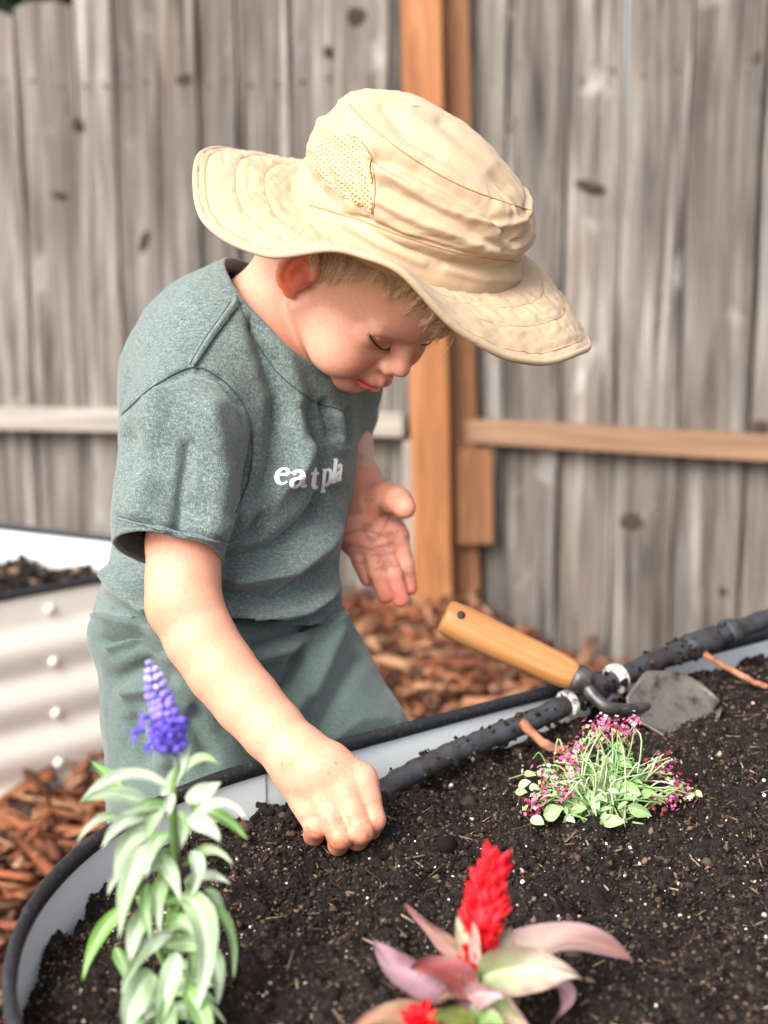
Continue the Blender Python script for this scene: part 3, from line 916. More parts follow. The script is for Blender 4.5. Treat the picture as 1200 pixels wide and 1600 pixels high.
# blade: a dished, pointed scoop half sunk in the soil
b0, b1 = P(985, 1106, 1.235), onz(1112, 1098, soil_z(*onz(1105, 1095, .42)[:2]) + .016)
bx = nrm(b1 - b0); bl = np.linalg.norm(b1 - b0)
by = nrm(np.cross([.15, -.62, .77], bx)); bz = np.cross(bx, by)
vs = []; nu, nv = 22, 13
for i in range(nu):
    u = i / (nu - 1)
    w = .034 * min(1, (.30 + 2.6 * u)) * (1 - max(0, (u - .55) / .45) ** 2.2 * .92)
    for j in range(nv):
        v_ = -1 + 2 * j / (nv - 1)
        dish = .012 * (v_ ** 2) * (.4 + .6 * min(1, u * 3)) 
        vs.append(b0 + bx * u * bl * 1.12 + by * v_ * w + bz * (dish - .004 - .010 * u))
fs = [(i * nv + j, (i + 1) * nv + j, (i + 1) * nv + j + 1, i * nv + j + 1) for i in range(nu - 1) for j in range(nv - 1)]
bl_ = mesh_obj('blade', vs, fs, M['blade'], tr); so = bl_.modifiers.new('s', 'SOLIDIFY'); so.thickness = .0016


# ------------------------------------------------------------------ implicit-surface modelling
class Field:
    def __init__(s): s.ops = []; s.sc = 1.0

    def rc(s, a, b, ra, rb, k=.01, sub=False):
        """round cone"""
        ra, rb, k = ra * s.sc, rb * s.sc, k * s.sc
        a, b = np.asarray(a, float), np.asarray(b, float)
        ba = b - a; l2 = ba @ ba + 1e-12
        def f(p):
            t = np.clip(((p - a) @ ba) / l2, 0, 1)
            return np.linalg.norm(p - a - t[:, None] * ba, axis=1) - (ra + (rb - ra) * t)
        s.ops.append((f, (a + b) / 2, np.sqrt(l2) / 2 + max(ra, rb), k, sub)); return s

    def chain(s, pts, rad, k=.01, kin=.006, sub=False):
        for i in range(len(pts) - 1):
            s.rc(pts[i], pts[i + 1], rad[i], rad[i + 1], k if i == 0 else kin, sub)
        return s

    def ell(s, c, r, R=None, k=.01, sub=False):
        c, r, k = np.asarray(c, float), np.asarray(r, float) * np.ones(3) * s.sc, k * s.sc
        R = np.eye(3) if R is None else np.asarray(R, float)     # rows = axes
        def f(p):
            q = (p - c) @ R.T
            k0 = np.linalg.norm(q / r, axis=1); k1 = np.linalg.norm(q / (r * r), axis=1) + 1e-9
            return np.where(k0 < 1e-6, -r.min(), k0 * (k0 - 1) / k1)
        s.ops.append((f, c, r.max(), k, sub)); return s

    def sub(s, fld, c, R, k):
        s.ops.append((lambda p: fld._ev(p, fld.ops), np.asarray(c, float), R, k, False)); return s

    def ev(s, p):
        if len(p) < 3000: return s._ev(p, s.ops)
        key = np.floor(p / .04).astype(np.int64); key = (key[:, 0] * 4099 + key[:, 1]) * 4099 + key[:, 2]
        od = np.argsort(key, kind='stable'); cut_ = np.nonzero(np.diff(key[od]))[0] + 1
        out = np.empty(len(p)); Cs = np.array([o_[1] for o_ in s.ops]); Rs = np.array([(o_[2] + .035) ** 2 for o_ in s.ops])
        for g_ in np.split(od, cut_):
            q = p[g_]; lo_, hi_ = q.min(0), q.max(0)
            near = (np.maximum(np.maximum(lo_ - Cs, Cs - hi_), 0) ** 2).sum(1) < Rs
            ops = [s.ops[i] for i in np.nonzero(near)[0]]
            out[g_] = s._ev(q, ops)
        return out

    def _ev(s, p, ops):
        d = np.full(len(p), 1.0)
        for f, c, R, k, sub in ops:
            m_ = np.nonzero(((p - c) ** 2).sum(1) < (R + .035) ** 2)[0]
            if len(m_) == 0: continue
            e = f(p[m_])
            if sub:
                a, b = d[m_], -e
                h = np.clip(.5 - .5 * (b - a) / k, 0, 1)
                d[m_] = a * h + b * (1 - h) + k * h * (1 - h)
            else:
                a, b = d[m_], e
                h = np.clip(.5 + .5 * (b - a) / k, 0, 1)
                d[m_] = b * (1 - h) + a * h - k * h * (1 - h)
        return d

    def grad(s, p, e=4e-4):
        g = np.zeros_like(p)
        for t in ((1, -1, -1), (-1, -1, 1), (-1, 1, -1), (1, 1, 1)):
            t = np.array(t, float); g += t * s.ev(p + t * e)[:, None]
        return g / (np.linalg.norm(g, axis=1)[:, None] + 1e-12)

    def mesh(s, lo, hi, h, proj=2):
        lo = np.asarray(lo, float); Bk = 8
        nb = np.ceil((np.asarray(hi) - lo) / (h * Bk)).astype(int)
        N = nb * Bk + 1
        ci = np.stack(np.meshgrid(*[np.arange(k) for k in nb], indexing='ij'), -1).reshape(-1, 3)
        dc = s.ev(lo + (ci + .5) * Bk * h)
        act = np.abs(dc) < Bk * h * 1.2
        G = np.where(dc < 0, -1.0, 1.0).astype(np.float32).reshape(nb)
        G = np.repeat(np.repeat(np.repeat(G, Bk, 0), Bk, 1), Bk, 2)
        G = np.pad(G, ((0, 1), (0, 1), (0, 1)), mode='edge')
        loc = np.stack(np.meshgrid(*[np.arange(Bk + 1)] * 3, indexing='ij'), -1).reshape(-1, 3)
        A_ = ci[act]
        for j in range(0, len(A_), 1500):
            idx = (A_[j:j + 1500, None] * Bk + loc[None]).reshape(-1, 3)
            G[idx[:, 0], idx[:, 1], idx[:, 2]] = s.ev(lo + idx * h)
        s_ = G < 0
        cnt = np.zeros(np.array(G.shape) - 1, np.uint8)
        for a in (0, 1):
            for b in (0, 1):
                for c in (0, 1):
                    cnt += s_[a:a + N[0] - 1, b:b + N[1] - 1, c:c + N[2] - 1]
        cell = np.argwhere((cnt > 0) & (cnt < 8))
        vid = np.full(cnt.shape, -1, np.int32); vid[cell[:, 0], cell[:, 1], cell[:, 2]] = np.arange(len(cell))
        acc = np.zeros((len(cell), 3)); w = np.zeros(len(cell))
        co = [(a, b, c) for a in (0, 1) for b in (0, 1) for c in (0, 1)]
        g = {o_: G[cell[:, 0] + o_[0], cell[:, 1] + o_[1], cell[:, 2] + o_[2]] for o_ in co}
        for o_ in co:
            for ax_ in range(3):
                if o_[ax_]: continue
                q_ = list(o_); q_[ax_] = 1; q_ = tuple(q_)
                x, y = g[o_], g[q_]; m_ = (x < 0) != (y < 0)
                t = x[m_] / (x[m_] - y[m_] + 1e-12)
                pt = np.tile(np.array(o_, float), (m_.sum(), 1)); pt[:, ax_] = t
                acc[m_] += pt; w[m_] += 1
        Vv = lo + (cell + acc / w[:, None]) * h
        faces = []
        for ax_ in range(3):
            u, v_ = (ax_ + 1) % 3, (ax_ + 2) % 3
            sl0 = [slice(None)] * 3; sl1 = [slice(None)] * 3
            sl0[ax_] = slice(0, -1); sl1[ax_] = slice(1, None)
            a_, b_ = s_[tuple(sl0)], s_[tuple(sl1)]
            e = np.argwhere(a_ != b_)
            e = e[(e[:, u] > 0) & (e[:, v_] > 0) & (e[:, u] < N[u] - 1) & (e[:, v_] < N[v_] - 1)]
            qd = []
            for (du, dv) in ((-1, -1), (0, -1), (0, 0), (-1, 0)):
                c_ = e.copy(); c_[:, u] += du; c_[:, v_] += dv
                qd.append(vid[c_[:, 0], c_[:, 1], c_[:, 2]])
            qd = np.stack(qd, -1)
            flip = ~a_[e[:, 0], e[:, 1], e[:, 2]]
            qd[flip] = qd[flip][:, ::-1]
            faces.append(qd)
        Fq = np.concatenate(faces); Fq = Fq[(Fq >= 0).all(1)]
        for _ in range(proj):
            d = s.ev(Vv); gq = s.grad(Vv)
            Vv = Vv - np.clip(d, -h, h)[:, None] * gq
        return Vv, Fq


def vnormals(Vv, Fq):
    a, b, c, d = (Vv[Fq[:, i]] for i in range(4))
    fn = np.cross(c - a, d - b)
    n_ = np.zeros_like(Vv)
    for i in range(4): np.add.at(n_, Fq[:, i], fn)
    return n_ / (np.linalg.norm(n_, axis=1)[:, None] + 1e-12)


def polydist(p, poly):
    """distance of 2-D points to a polyline"""
    d = np.full(len(p), 1e9)
    for a, b in zip(poly[:-1], poly[1:]):
        a, b = np.asarray(a, float), np.asarray(b, float)
        ba = b - a; t = np.clip(((p - a) @ ba) / (ba @ ba + 1e-12), 0, 1)
        d = np.minimum(d, np.linalg.norm(p - a - t[:, None] * ba, axis=1))
    return d


# ------------------------------------------------------------------ body frame
PSI = math.radians(35)
FB = np.array([math.cos(PSI), -math.sin(PSI), 0]); RB_ = np.array([-math.sin(PSI), -math.cos(PSI), 0]); UB = np.array([0, 0, 1.0])
BODY = np.stack([FB, RB_, UB])
# head frame: bowed 50 degrees, turned 40 degrees towards the camera
hp_, hy_ = math.radians(49), math.radians(40)
HF = np.array([math.cos(hp_) * math.cos(hy_), -math.cos(hp_) * math.sin(hy_), -math.sin(hp_)])
HL = np.array([math.sin(hy_), math.cos(hy_), 0]); HU = np.cross(HF, HL)
HEAD = np.stack([HF, HL, HU])
HO = P(470, 432, 1.09) + HL * .064
HSC = .93


def hd(x, y, z): return HO + HSC * (HF * x + HL * y + HU * z)


B_ = Field()
# torso (under the shirt)
B_.ell(P(395, 660, 1.19), (.062, .085, .12), BODY, .02)
B_.ell(P(352, 860, 1.205), (.052, .066, .12), BODY, .03)
B_.ell(P(345, 985, 1.225), (.055, .068, .07), BODY, .03)
B_.rc(P(315, 592, 1.12), P(500, 600, 1.255), .036, .036, .03)
# neck
NB = P(412, 505, 1.165)
B_.rc(NB + np.array([0, .02, -.03]), hd(-.050, 0, -.012), .046, .041, .02)
# cranium and face
B_.sc = HSC
B_.ell(hd(-.004, 0, .040), (.090, .070, .077), HEAD, .012)
B_.ell(hd(.036, 0, .042), (.055, .055, .052), HEAD, .02)
B_.ell(hd(.030, 0, -.016), (.053, .049, .050), HEAD, .02)
for s in (1, -1):
    B_.ell(hd(.050, s * .0345, -.0255), (.0330, .0290, .0315), HEAD, .010)
    B_.rc(hd(.006, s * .046, -.024), hd(.058, s * .014, -.058), .019, .0165, .010)
B_.ell(hd(.0640, 0, -.0600), (.0165, .017, .0145), HEAD, .012)
B_.ell(hd(.0680, 0, -.0385), (.0205, .0235, .0190), HEAD, .012)
# brow and sockets
for s in (1, -1):
    B_.ell(hd(.0900, s * .0310, .0075), (.0100, .0170, .0090), HEAD, .018, sub=True)
    B_.ell(hd(.0640, s * .0300, .0060), (.0135, .0170, .0125), HEAD, .006)
    B_.rc(hd(.0800, s * .014, .0215), hd(.0725, s * .042, .0205), .0040, .0035, .016)
# lid fold
for s in (1, -1):
    lidc = [hd(.0792, s * .0172, .0040), hd(.0818, s * .0235, .0038), hd(.0812, s * .0315, .0046), hd(.0765, s * .0400, .0078), hd(.0712, s * .0450, .0108)]
    B_.chain(lidc, [.0007, .0011, .0011, .0009, .0006], .0018, .0018, sub=True)
    cr = [hd(.0805, s * .0170, .0140), hd(.0812, s * .0250, .0158), hd(.0790, s * .0340, .0158), hd(.0740, s * .0425, .0125)]
    B_.chain(cr, [.0005, .0009, .0009, .0005], .0022, .0022, sub=True)
# nose
B_.rc(hd(.0800, 0, .0120), hd(.0908, 0, -.0100), .0056, .0070, .010)
B_.ell(hd(.0930, 0, -.0132), (.0078, .0086, .0070), HEAD, .006)
for s in (1, -1):
    B_.ell(hd(.0868, s * .0105, -.0178), (.0074, .0056, .0056), HEAD, .005)
    B_.ell(hd(.0908, s * .0052, -.0232), (.0042, .0026, .0030), HEAD, .003, sub=True)
    B_.chain([hd(.0842, s * .0178, -.0165), hd(.0815, s * .0185, -.0225)], [.0006, .0006], .004, .004, sub=True)
# philtrum + lips
UL = [hd(.0765, .0185, -.0425), hd(.0855, .0100, -.0378), hd(.0893, .0028, -.0352), hd(.0885, 0, -.0362), hd(.0893, -.0028, -.0352), hd(.0855, -.0100, -.0378), hd(.0765, -.0185, -.0425)]
B_.chain(UL, [.0020, .0044, .0052, .0050, .0052, .0044, .0020], .005, .004)
LL = [hd(.0755, .0165, -.0440), hd(.0830, .0090, -.0472), hd(.0862, 0, -.0482), hd(.0830, -.0090, -.0472), hd(.0755, -.0165, -.0440)]
B_.chain(LL, [.0020, .0046, .0058, .0046, .0020], .005, .004)
MO = [hd(.0790, .0200, -.0428), hd(.0878, .0100, -.0424), hd(.0922, 0, -.0420), hd(.0878, -.0100, -.0424), hd(.0790, -.0200, -.0428)]
B_.chain(MO, [.0008, .0013, .0014, .0013, .0008], .0022, .0022, sub=True)
B_.chain([hd(.094, 0, -.0265), hd(.0945, 0, -.0335)], [.0022, .0022], .006, .006, sub=True)
B_.ell(hd(.088, 0, -.0555), (.006, .014, .003), HEAD, .008, sub=True)
# ears
for s in (1, -1):
    tl = nrm(HF * .35 + HL * s * .9 + HU * 0); fr_ = nrm(HF - tl * (HF @ tl)); upr = np.cross(tl, fr_); upr = upr if upr @ HU > 0 else -upr
    # flat cup standing off the head
    eax = np.stack([nrm(-HF * .88 + HL * s * .47), nrm(HL * s * .88 + HF * .47), HU])
    ec = hd(-.003, s * .0725, .0045)
    B_.ell(ec, (.0142, .0048, .0235), eax, .006)
    rim = []
    for t in np.linspace(-1.2, 3.4, 14):
        rim.append(ec + eax[0] * .0128 * math.cos(t - .5) + eax[2] * .0218 * math.sin(t - .5) * (1.0 if math.sin(t - .5) > 0 else .85) + eax[1] * .003)
    B_.chain(rim, [.0030] * 14, .003, .003)
    B_.ell(ec + eax[1] * .0060 - eax[0] * .003 - eax[2] * .001, (.0075, .0055, .0125), eax, .003, sub=True)
    B_.ell(hd(.0035, s * .0690, -.0005), (.0038, .0038, .0048), HEAD, .004)
    B_.ell(ec - eax[2] * .0210 - eax[0] * .005, (.0058, .0040, .0056), eax, .004)

B_.sc = 1.0
# near (right) arm
SH, EL, WR = P(303, 615, 1.115), P(284, 945, 1.070), P(466, 1183, 1.035)
AM = P(288, 850, 1.075)
ARM = [SH, AM, P(286, 905, 1.072), P(291, 948, 1.068), P(312, 996, 1.063), P(345, 1046, 1.058), P(386, 1096, 1.052), P(427, 1142, 1.044), WR]
B_.chain(ARM, [.036, .0292, .0282, .0278, .0270, .0262, .0252, .0236, .0215], .03, .003)
B_.ell(P(270, 945, 1.060), .0185, None, .012)
# back of the hand and knuckles (palm down, fingers closing into the soil)
KP, KR, KM, KI = P(477, 1247, 1.028), P(505, 1241, 1.023), P(537, 1235, 1.022), P(564, 1219, 1.027)
B_.chain([WR, (KM + WR) / 2 + UB * .003, KM], [.0200, .0182, .0130], .010, .006)
B_.chain([WR, (KI + WR) / 2 + UB * .001, KI], [.0190, .0170, .0120], .008, .006)
B_.chain([WR, (KP + WR) / 2, KP], [.0190, .0170, .0120], .008, .006)
B_.chain([WR, (KR + WR) / 2 + UB * .002, KR], [.0198, .0182, .0130], .008, .006)
FING = [(KP, P(485, 1270, 1.022), P(494, 1291, 1.017), .0104, .0098, .0090), (KR, P(517, 1273, 1.016), P(532, 1306, 1.009), .0112, .0106, .0096),
        (KM, P(550, 1266, 1.016), P(563, 1298, 1.009), .0112, .0106, .0096), (KI, P(575, 1247, 1.022), P(584, 1281, 1.017), .0102, .0094, .0086)]
FF = Field()
for a, b, c, r0, r1, r2 in FING:
    tip = c + nrm(c - b) * .002 + np.array([-.003, .010, -.010])
    F1 = Field(); F1.chain([a, b, c, tip], [r0, r1, r2, .0078], .002, .002)
    FF.sub(F1, b, .05, .0010)
B_.sub(FF, P(540, 1280, 1.01), .065, .007)
B_.chain([WR + nrm(KI - WR) * .02 + np.array([.005, .016, -.008]), P(545, 1238, 1.053), P(556, 1275, 1.048), P(560, 1300, 1.038)], [.014, .0125, .0105, .0085], .008, .005)

# far (left) arm, palm turned to the camera
LS, LE, LW = P(498, 600, 1.255), P(512, 652, 1.385), P(553, 752, 1.262)
B_.chain([LS, LE], [.036, .029], .02)
B_.chain([LE, (LE + LW) / 2, LW], [.029, .0265, .0205], .012, .02)
MC = [(P(551, 842, 1.252), P(563, 876, 1.247), P(574, 904, 1.248), .0088, .0076, .0068),
      (P(575, 852, 1.247), P(590, 896, 1.240), P(602, 930, 1.243), .0092, .0084, .0074),
      (P(599, 850, 1.245), P(614, 898, 1.238), P(626, 936, 1.242), .0092, .0084, .0074),
      (P(621, 838, 1.247), P(633, 882, 1.246), P(640, 918, 1.250), .0090, .0080, .0070)]
LF_ = Field()
for i, (a, b, c, r0, r1, r2) in enumerate(MC):
    w0 = LW + (RT * (.004 * (i - 1.5)))
    B_.chain([w0, (w0 + a) / 2 + np.array([0, .002, 0]), a], [.0165, .0135, r0 + .0018], .012, .012)
    F1 = Field(); F1.chain([a, b, c], [r0, r1, r2], .002, .002); LF_.sub(F1, b, .05, .0008)
B_.sub(LF_, P(595, 885, 1.245), .07, .0035)
B_.chain([P(572, 785, 1.250), P(603, 778, 1.232), P(622, 783, 1.215), P(632, 793, 1.203)], [.0165, .0130, .0112, .0098], .012, .006)
B_.ell(P(545, 815, 1.247), (.014, .012, .024), None, .012)
# legs down to the ground
HN, HFR = P(292, 1010, 1.19), P(425, 1010, 1.255)
HN2, HF2 = np.array([HN[0] - .01, HN[1] + .005, .25]), np.array([HFR[0] + .07, HFR[1] - .04, .25])
AN, AF = HN2 + np.array([-.02, .03, -.19]), HF2 + np.array([.0, .03, -.19])
B_.chain([HN, HN2, AN], [.058, .042, .028], .03, .02)
B_.chain([HFR, HF2, AF], [.058, .042, .028], .03, .02)
for A_n in (AN, AF): B_.rc(A_n, A_n + FB * .07 + np.array([0, 0, -.038]), .027, .022, .015)

lo = np.array([-.37, .86, -.005]); hi = np.array([.17, 1.52, .99])
BV, BF = B_.mesh(lo, hi, .0018, 1)


def keep_out(Pv, mask, gap=.016):
    """cloth and legs lean against the outside of the bed wall instead of passing through it"""
    s_ = (Pv[:, :2] - BC) @ E1; t_ = (Pv[:, :2] - BC) @ N1
    sc = np.minimum(s_, 0); r_ = np.hypot(sc, t_); push = np.where(mask, np.clip(BR + gap - r_, 0, None), 0)
    dx = sc / (r_ + 1e-9); dt = t_ / (r_ + 1e-9)
    out = Pv.copy(); out[:, :2] += (push * dx)[:, None] * E1 + (push * dt)[:, None] * N1
    return out


BV = keep_out(BV, (BV[:, 2] < .43) & (((BV - CAM) @ FW) > 1.12), .02)
BN = vnormals(BV, BF)
# --- pigment: flush, lips, brows, scalp, soil on the hands; also painted ear glow and shade
hl = (BV - HO) @ HEAD.T / HSC
cols = np.tile(np.array(lin(224, 174, 150)[:3]), (len(BV), 1))


def paint(mask, c, cols=cols):
    mask = np.clip(mask, 0, 1)[:, None]; cols[:] = cols * (1 - mask) + np.array(c[:3]) * mask


ishead = (np.abs(hl[:, 0]) < .12) & (np.abs(hl[:, 1]) < .1) & (hl[:, 2] > -.085) & (hl[:, 2] < .13)
gau = lambda c, r: np.exp(-(((hl - np.array(c)) / np.array(r)) ** 2).sum(1))
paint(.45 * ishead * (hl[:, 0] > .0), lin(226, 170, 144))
for s in (1, -1):
    paint(.5 * gau((.07, s * .036, -.022), (.022, .020, .020)), lin(226, 134, 112))
paint(.30 * gau((.1, 0, -.018), (.012, .014, .012)), lin(224, 128, 100))


def pdist(Pts, poly):
    d = np.full(len(Pts), 1e9)
    for a, b in zip(poly[:-1], poly[1:]):
        ba = b - a; t = np.clip(((Pts - a) @ ba) / (ba @ ba), 0, 1)
        d = np.minimum(d, np.linalg.norm(Pts - a - t[:, None] * ba, axis=1))
    return d


paint(np.clip((.0060 - pdist(BV, UL)) / .0014, 0, 1) * .62, lin(204, 66, 66))
paint(np.clip((.0074 - pdist(BV, LL)) / .0016, 0, 1) * .68, lin(212, 62, 64))
paint(np.clip((.0022 - pdist(BV, MO)) / .001, 0, 1) * .8, lin(130, 40, 42))
for s in (1, -1):
    BR_ = [hd(.0865, s * .012, .0240), hd(.0835, s * .026, .0290), hd(.0740, s * .044, .0260)]
    paint(np.clip((.0042 - pdist(BV, BR_)) / .004, 0, 1) * .5 * (1 + .5 * vnoise(BV, 900, 3)), lin(166, 112, 72))
    LD = [hd(.0792, s * .0172, .0040), hd(.0818, s * .0235, .0038), hd(.0812, s * .0315, .0046), hd(.0765, s * .0400, .0078), hd(.0712, s * .0450, .0108)]
    paint(np.clip((.0022 - pdist(BV, LD)) / .0012, 0, 1) * .8, lin(96, 54, 40))
    paint(.35 * gau((.075, s * .031, .008), (.015, .017, .010)), lin(214, 138, 110))
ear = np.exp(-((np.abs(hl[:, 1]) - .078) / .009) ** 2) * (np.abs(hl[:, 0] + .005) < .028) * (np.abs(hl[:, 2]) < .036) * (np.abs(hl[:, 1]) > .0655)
paint(ear * .8, lin(236, 104, 56))  # orange glow of light through the ear, put into its colour
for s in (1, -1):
    paint(np.exp(-((hl[:, 0] - .004) / .006) ** 2 - ((np.abs(hl[:, 1]) - .0725) / .008) ** 2 - ((hl[:, 2] - .002) / .012) ** 2) * .55, lin(170, 44, 26))  # shade of the ear hollow painted in as darker red
scalp = ishead * np.clip(((hl[:, 2] - .012) - .55 * (hl[:, 0] - .012)) / .012, 0, 1) * (np.abs(hl[:, 1]) < .074)
scalp = scalp * np.clip((.070 - hl[:, 0]) / .012 + np.clip((hl[:, 2] - .055) / .01, 0, 1), 0, 1)
paint(scalp * .8, lin(214, 176, 126))
# far hand is grimy, rosy; near fingertips dusty
pxy, pd = px(BV)
lh = (pd > 1.18) & (pxy[:, 0] > 525) & (pxy[:, 1] > 730) & (pxy[:, 1] < 960)
paint(lh * .75, lin(216, 146, 124))
paint(lh * np.clip((pxy[:, 1] - 765) / 30, 0, 1) * np.clip(fbm(BV, 80, 4, .65, 8) * 1.1 - .14, 0, .55), lin(120, 78, 66))
paint(lh * np.clip((pxy[:, 1] - 890) / 40, 0, 1) * .6, lin(222, 124, 112))
# darkened forearms, flushed elbow and knuckles, soil on the near fingers
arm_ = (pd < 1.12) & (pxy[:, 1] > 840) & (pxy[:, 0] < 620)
paint(arm_ * .8, lin(208, 150, 124))  # arm skin painted darker to offset the strong light falling on it
for (x_, y_, r_) in [(250, 945, 24), (488, 1277, 14), (522, 1283, 15), (556, 1275, 15), (579, 1254, 14), (452, 1195, 16)]:
    paint(arm_ * .35 * np.exp(-((pxy[:, 0] - x_) ** 2 + (pxy[:, 1] - y_) ** 2) / r_ ** 2), lin(196, 108, 82))
for cr in ([(477, 1278), (497, 1274)], [(509, 1284), (535, 1279)], [(543, 1277), (569, 1271)], [(569, 1258), (591, 1252)], [(510, 1290), (536, 1285)], [(545, 1283), (570, 1277)]):
    paint(arm_ * np.exp(-(polydist(pxy, cr) / 1.6) ** 2) * .45, lin(168, 92, 66))
paint(arm_ * np.clip((pxy[:, 1] - 1264) / 50, 0, 1) * np.clip(fbm(BV, 200, 4, .65, 33) * 1.3 + .1, 0, .75), lin(92, 58, 44))
paint(arm_ * np.clip(vnoise(BV, 380, 44) * 9 - 7.9, 0, 1) * .6, lin(84, 54, 42))
# creases of the palm
for cr in ([(538, 835), (570, 826), (600, 838), (622, 830)], [(545, 850), (580, 858), (612, 848)], [(612, 800), (600, 825), (585, 845)], [(563, 880), (571, 876)], [(586, 890), (598, 886)], [(608, 886), (620, 884)], [(582, 868), (592, 866)], [(606, 866), (616, 864)]):
    paint(lh * np.exp(-(polydist(pxy, cr) / 2.2) ** 2) * .6, lin(132, 72, 62))
rh = (pd < 1.1) & (pxy[:, 1] > 1200)
paint(rh * np.clip(fbm(BV, 120, 4, .6, 9) * .25 - .05 + np.clip((pxy[:, 1] - 1270) / 70, 0, .5), 0, .5), lin(196, 122, 88))
paint((pd < 1.12) * (pxy[:, 1] > 860) * np.clip(vnoise(BV, 520, 21) * 8 - 7.0, 0, 1) * .7, lin(150, 92, 68))
paint((pd < 1.12) * (pxy[:, 1] > 860) * np.exp(-((pxy[:, 0] - 247) ** 2 + (pxy[:, 1] - 935) ** 2) / 26 ** 2) * .3, lin(224, 128, 92))
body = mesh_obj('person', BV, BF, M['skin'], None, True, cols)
tag(body, 'toddler in green t-shirt and shorts bending over to dig in the soil', 'person')
BODY_BVH = BVHTree.FromPolygons([tuple(v_) for v_ in BV], [tuple(int(i) for i in f) for f in BF])


def cast(bvh, x, y, dmin=.3):
    r = nrm(FW + RT * (x - 600) / FPX - UPV * (y - 800) / FPX)
    h_, n_, i_, dist = bvh.ray_cast(V(CAM + r * dmin), V(r))
    return (np.array(h_), np.array(n_)) if h_ is not None else (None, None)


# ------------------------------------------------------------------ t-shirt
S_ = Field()
S_.ell(P(402, 655, 1.19), (.078, .100, .135), BODY, .02)
S_.ell(P(345, 600, 1.205), (.076, .095, .090), BODY, .04)
S_.ell(P(352, 850, 1.205), (.090, .102, .14), BODY, .04)
S_.ell(P(340, 955, 1.225), (.098, .112, .065), BODY, .03)
S_.rc(P(325, 575, 1.135), P(500, 585, 1.26), .046, .046, .035)
S_.rc(NB + np.array([.004, .02, -.05]), hd(-.02, 0, -.02), .050, .044, .03)
cuff = P(264, 862, 1.070); sax = nrm(cuff - P(312, 600, 1.12))
i_sl = len(S_.ops)
S_.chain([P(305, 600, 1.120), P(290, 680, 1.095), P(273, 790, 1.078), cuff + sax * .03], [.047, .0465, .0425, .0405], .008, .02)
S_.chain([P(498, 600, 1.255), P(508, 640, 1.34), P(515, 670, 1.41)], [.050, .046, .044], .03, .02)
SV, SF = S_.mesh([-.37, .93, .42], [.17, 1.55, .95], .0021, 1)
SN = vnormals(SV, SF)
spx, sd = px(SV)
front = np.clip((-(SN @ FW) - .12) * 2.6, 0, 1)
disp = .0016 * fbm(SV * np.array([1, 1, .55]), 16, 3, .5, 60) + .0008 * fbm(SV, 45, 2, .5, 61)


def fold(poly, w, a):
    global disp
    disp = disp + a * front * np.exp(-(polydist(spx, poly) / w) ** 2)


FA = 2.9
for poly, w, a in [
    ([(190, 645), (240, 602), (300, 573), (345, 590), (380, 632), (394, 690), (388, 750), (362, 808)], 7, -.0018),
    ([(372, 470), (330, 525), (302, 570)], 5, .0016),
    ([(405, 510), (440, 620), (430, 730), (400, 830)], 16, -.0045), ([(430, 520), (468, 640), (460, 740)], 18, .003),
    ([(365, 820), (420, 790), (480, 700)], 15, .0032), ([(360, 880), (430, 860), (505, 800), (530, 770)], 14, -.0045), ([(370, 905), (450, 890), (525, 830)], 12, .0045),
    ([(350, 930), (430, 940), (522, 880)], 13, -.004), ([(390, 965), (470, 955), (522, 915)], 10, .0050), ([(380, 990), (450, 985), (522, 940)], 10, -.005),
    ([(180, 860), (215, 900), (230, 930)], 14, -.004), ([(165, 890), (200, 925), (228, 950)], 12, .0045), ([(160, 930), (220, 968)], 9, -.004),
    ([(205, 690), (250, 760), (300, 800)], 22, -.003), ([(330, 640), (345, 740), (335, 830)], 20, .0028), ([(240, 620), (230, 720), (215, 800)], 20, .0025),
    ([(295, 700), (285, 790), (275, 850)], 12, -.0022), ([(480, 640), (510, 720), (505, 800)], 16, -.003), ([(520, 650), (535, 700)], 9, .003), ([(505, 630), (520, 680)], 6, -.003), ([(545, 640), (538, 690)], 6, -.002),
    ([(180, 806), (265, 826), (358, 846)], 4, -.0012), ([(179, 812), (265, 832), (357, 852)], 4, .0008)]:
    fold(poly, w, a * FA)
SV = SV + SN * disp[:, None]
# openings: cuffs, neck, hem
isl = S_._ev(SV, S_.ops[i_sl:i_sl + 3]) < S_._ev(SV, S_.ops[:i_sl]) + .004
cutv = ((SV - cuff) @ sax > 0) & (np.linalg.norm(SV - cuff, axis=1) < .09) & isl
cl, al = P(513, 660, 1.39), nrm(P(515, 670, 1.41) - P(508, 640, 1.34))
cutv |= ((SV - cl) @ al > 0) & (np.linalg.norm(SV - cl, axis=1) < .08)
n0, n1, n2 = P(388, 414, 1.20), P(425, 515, 1.11), P(550, 622, 1.14)
cn = nrm(np.cross(n1 - n0, n2 - n0)); cn = cn if cn[2] > 0 else -cn
ncen = (n0 + n2) / 2
cutv |= ((SV - n0) @ cn > 0) & (np.linalg.norm(SV - ncen, axis=1) < .15) & (SV[:, 2] > P(400, 640, 1.19)[2])
hem0 = P(190, 968, 1.22); hem1 = P(520, 975, 1.17); hem2 = P(345, 978, 1.3)
hn = nrm(np.cross(hem1 - hem0, hem2 - hem0)); hn = hn if hn[2] < 0 else -hn
cutv |= ((SV - hem0) @ hn > 0)
keepf = ~cutv[SF].all(1)
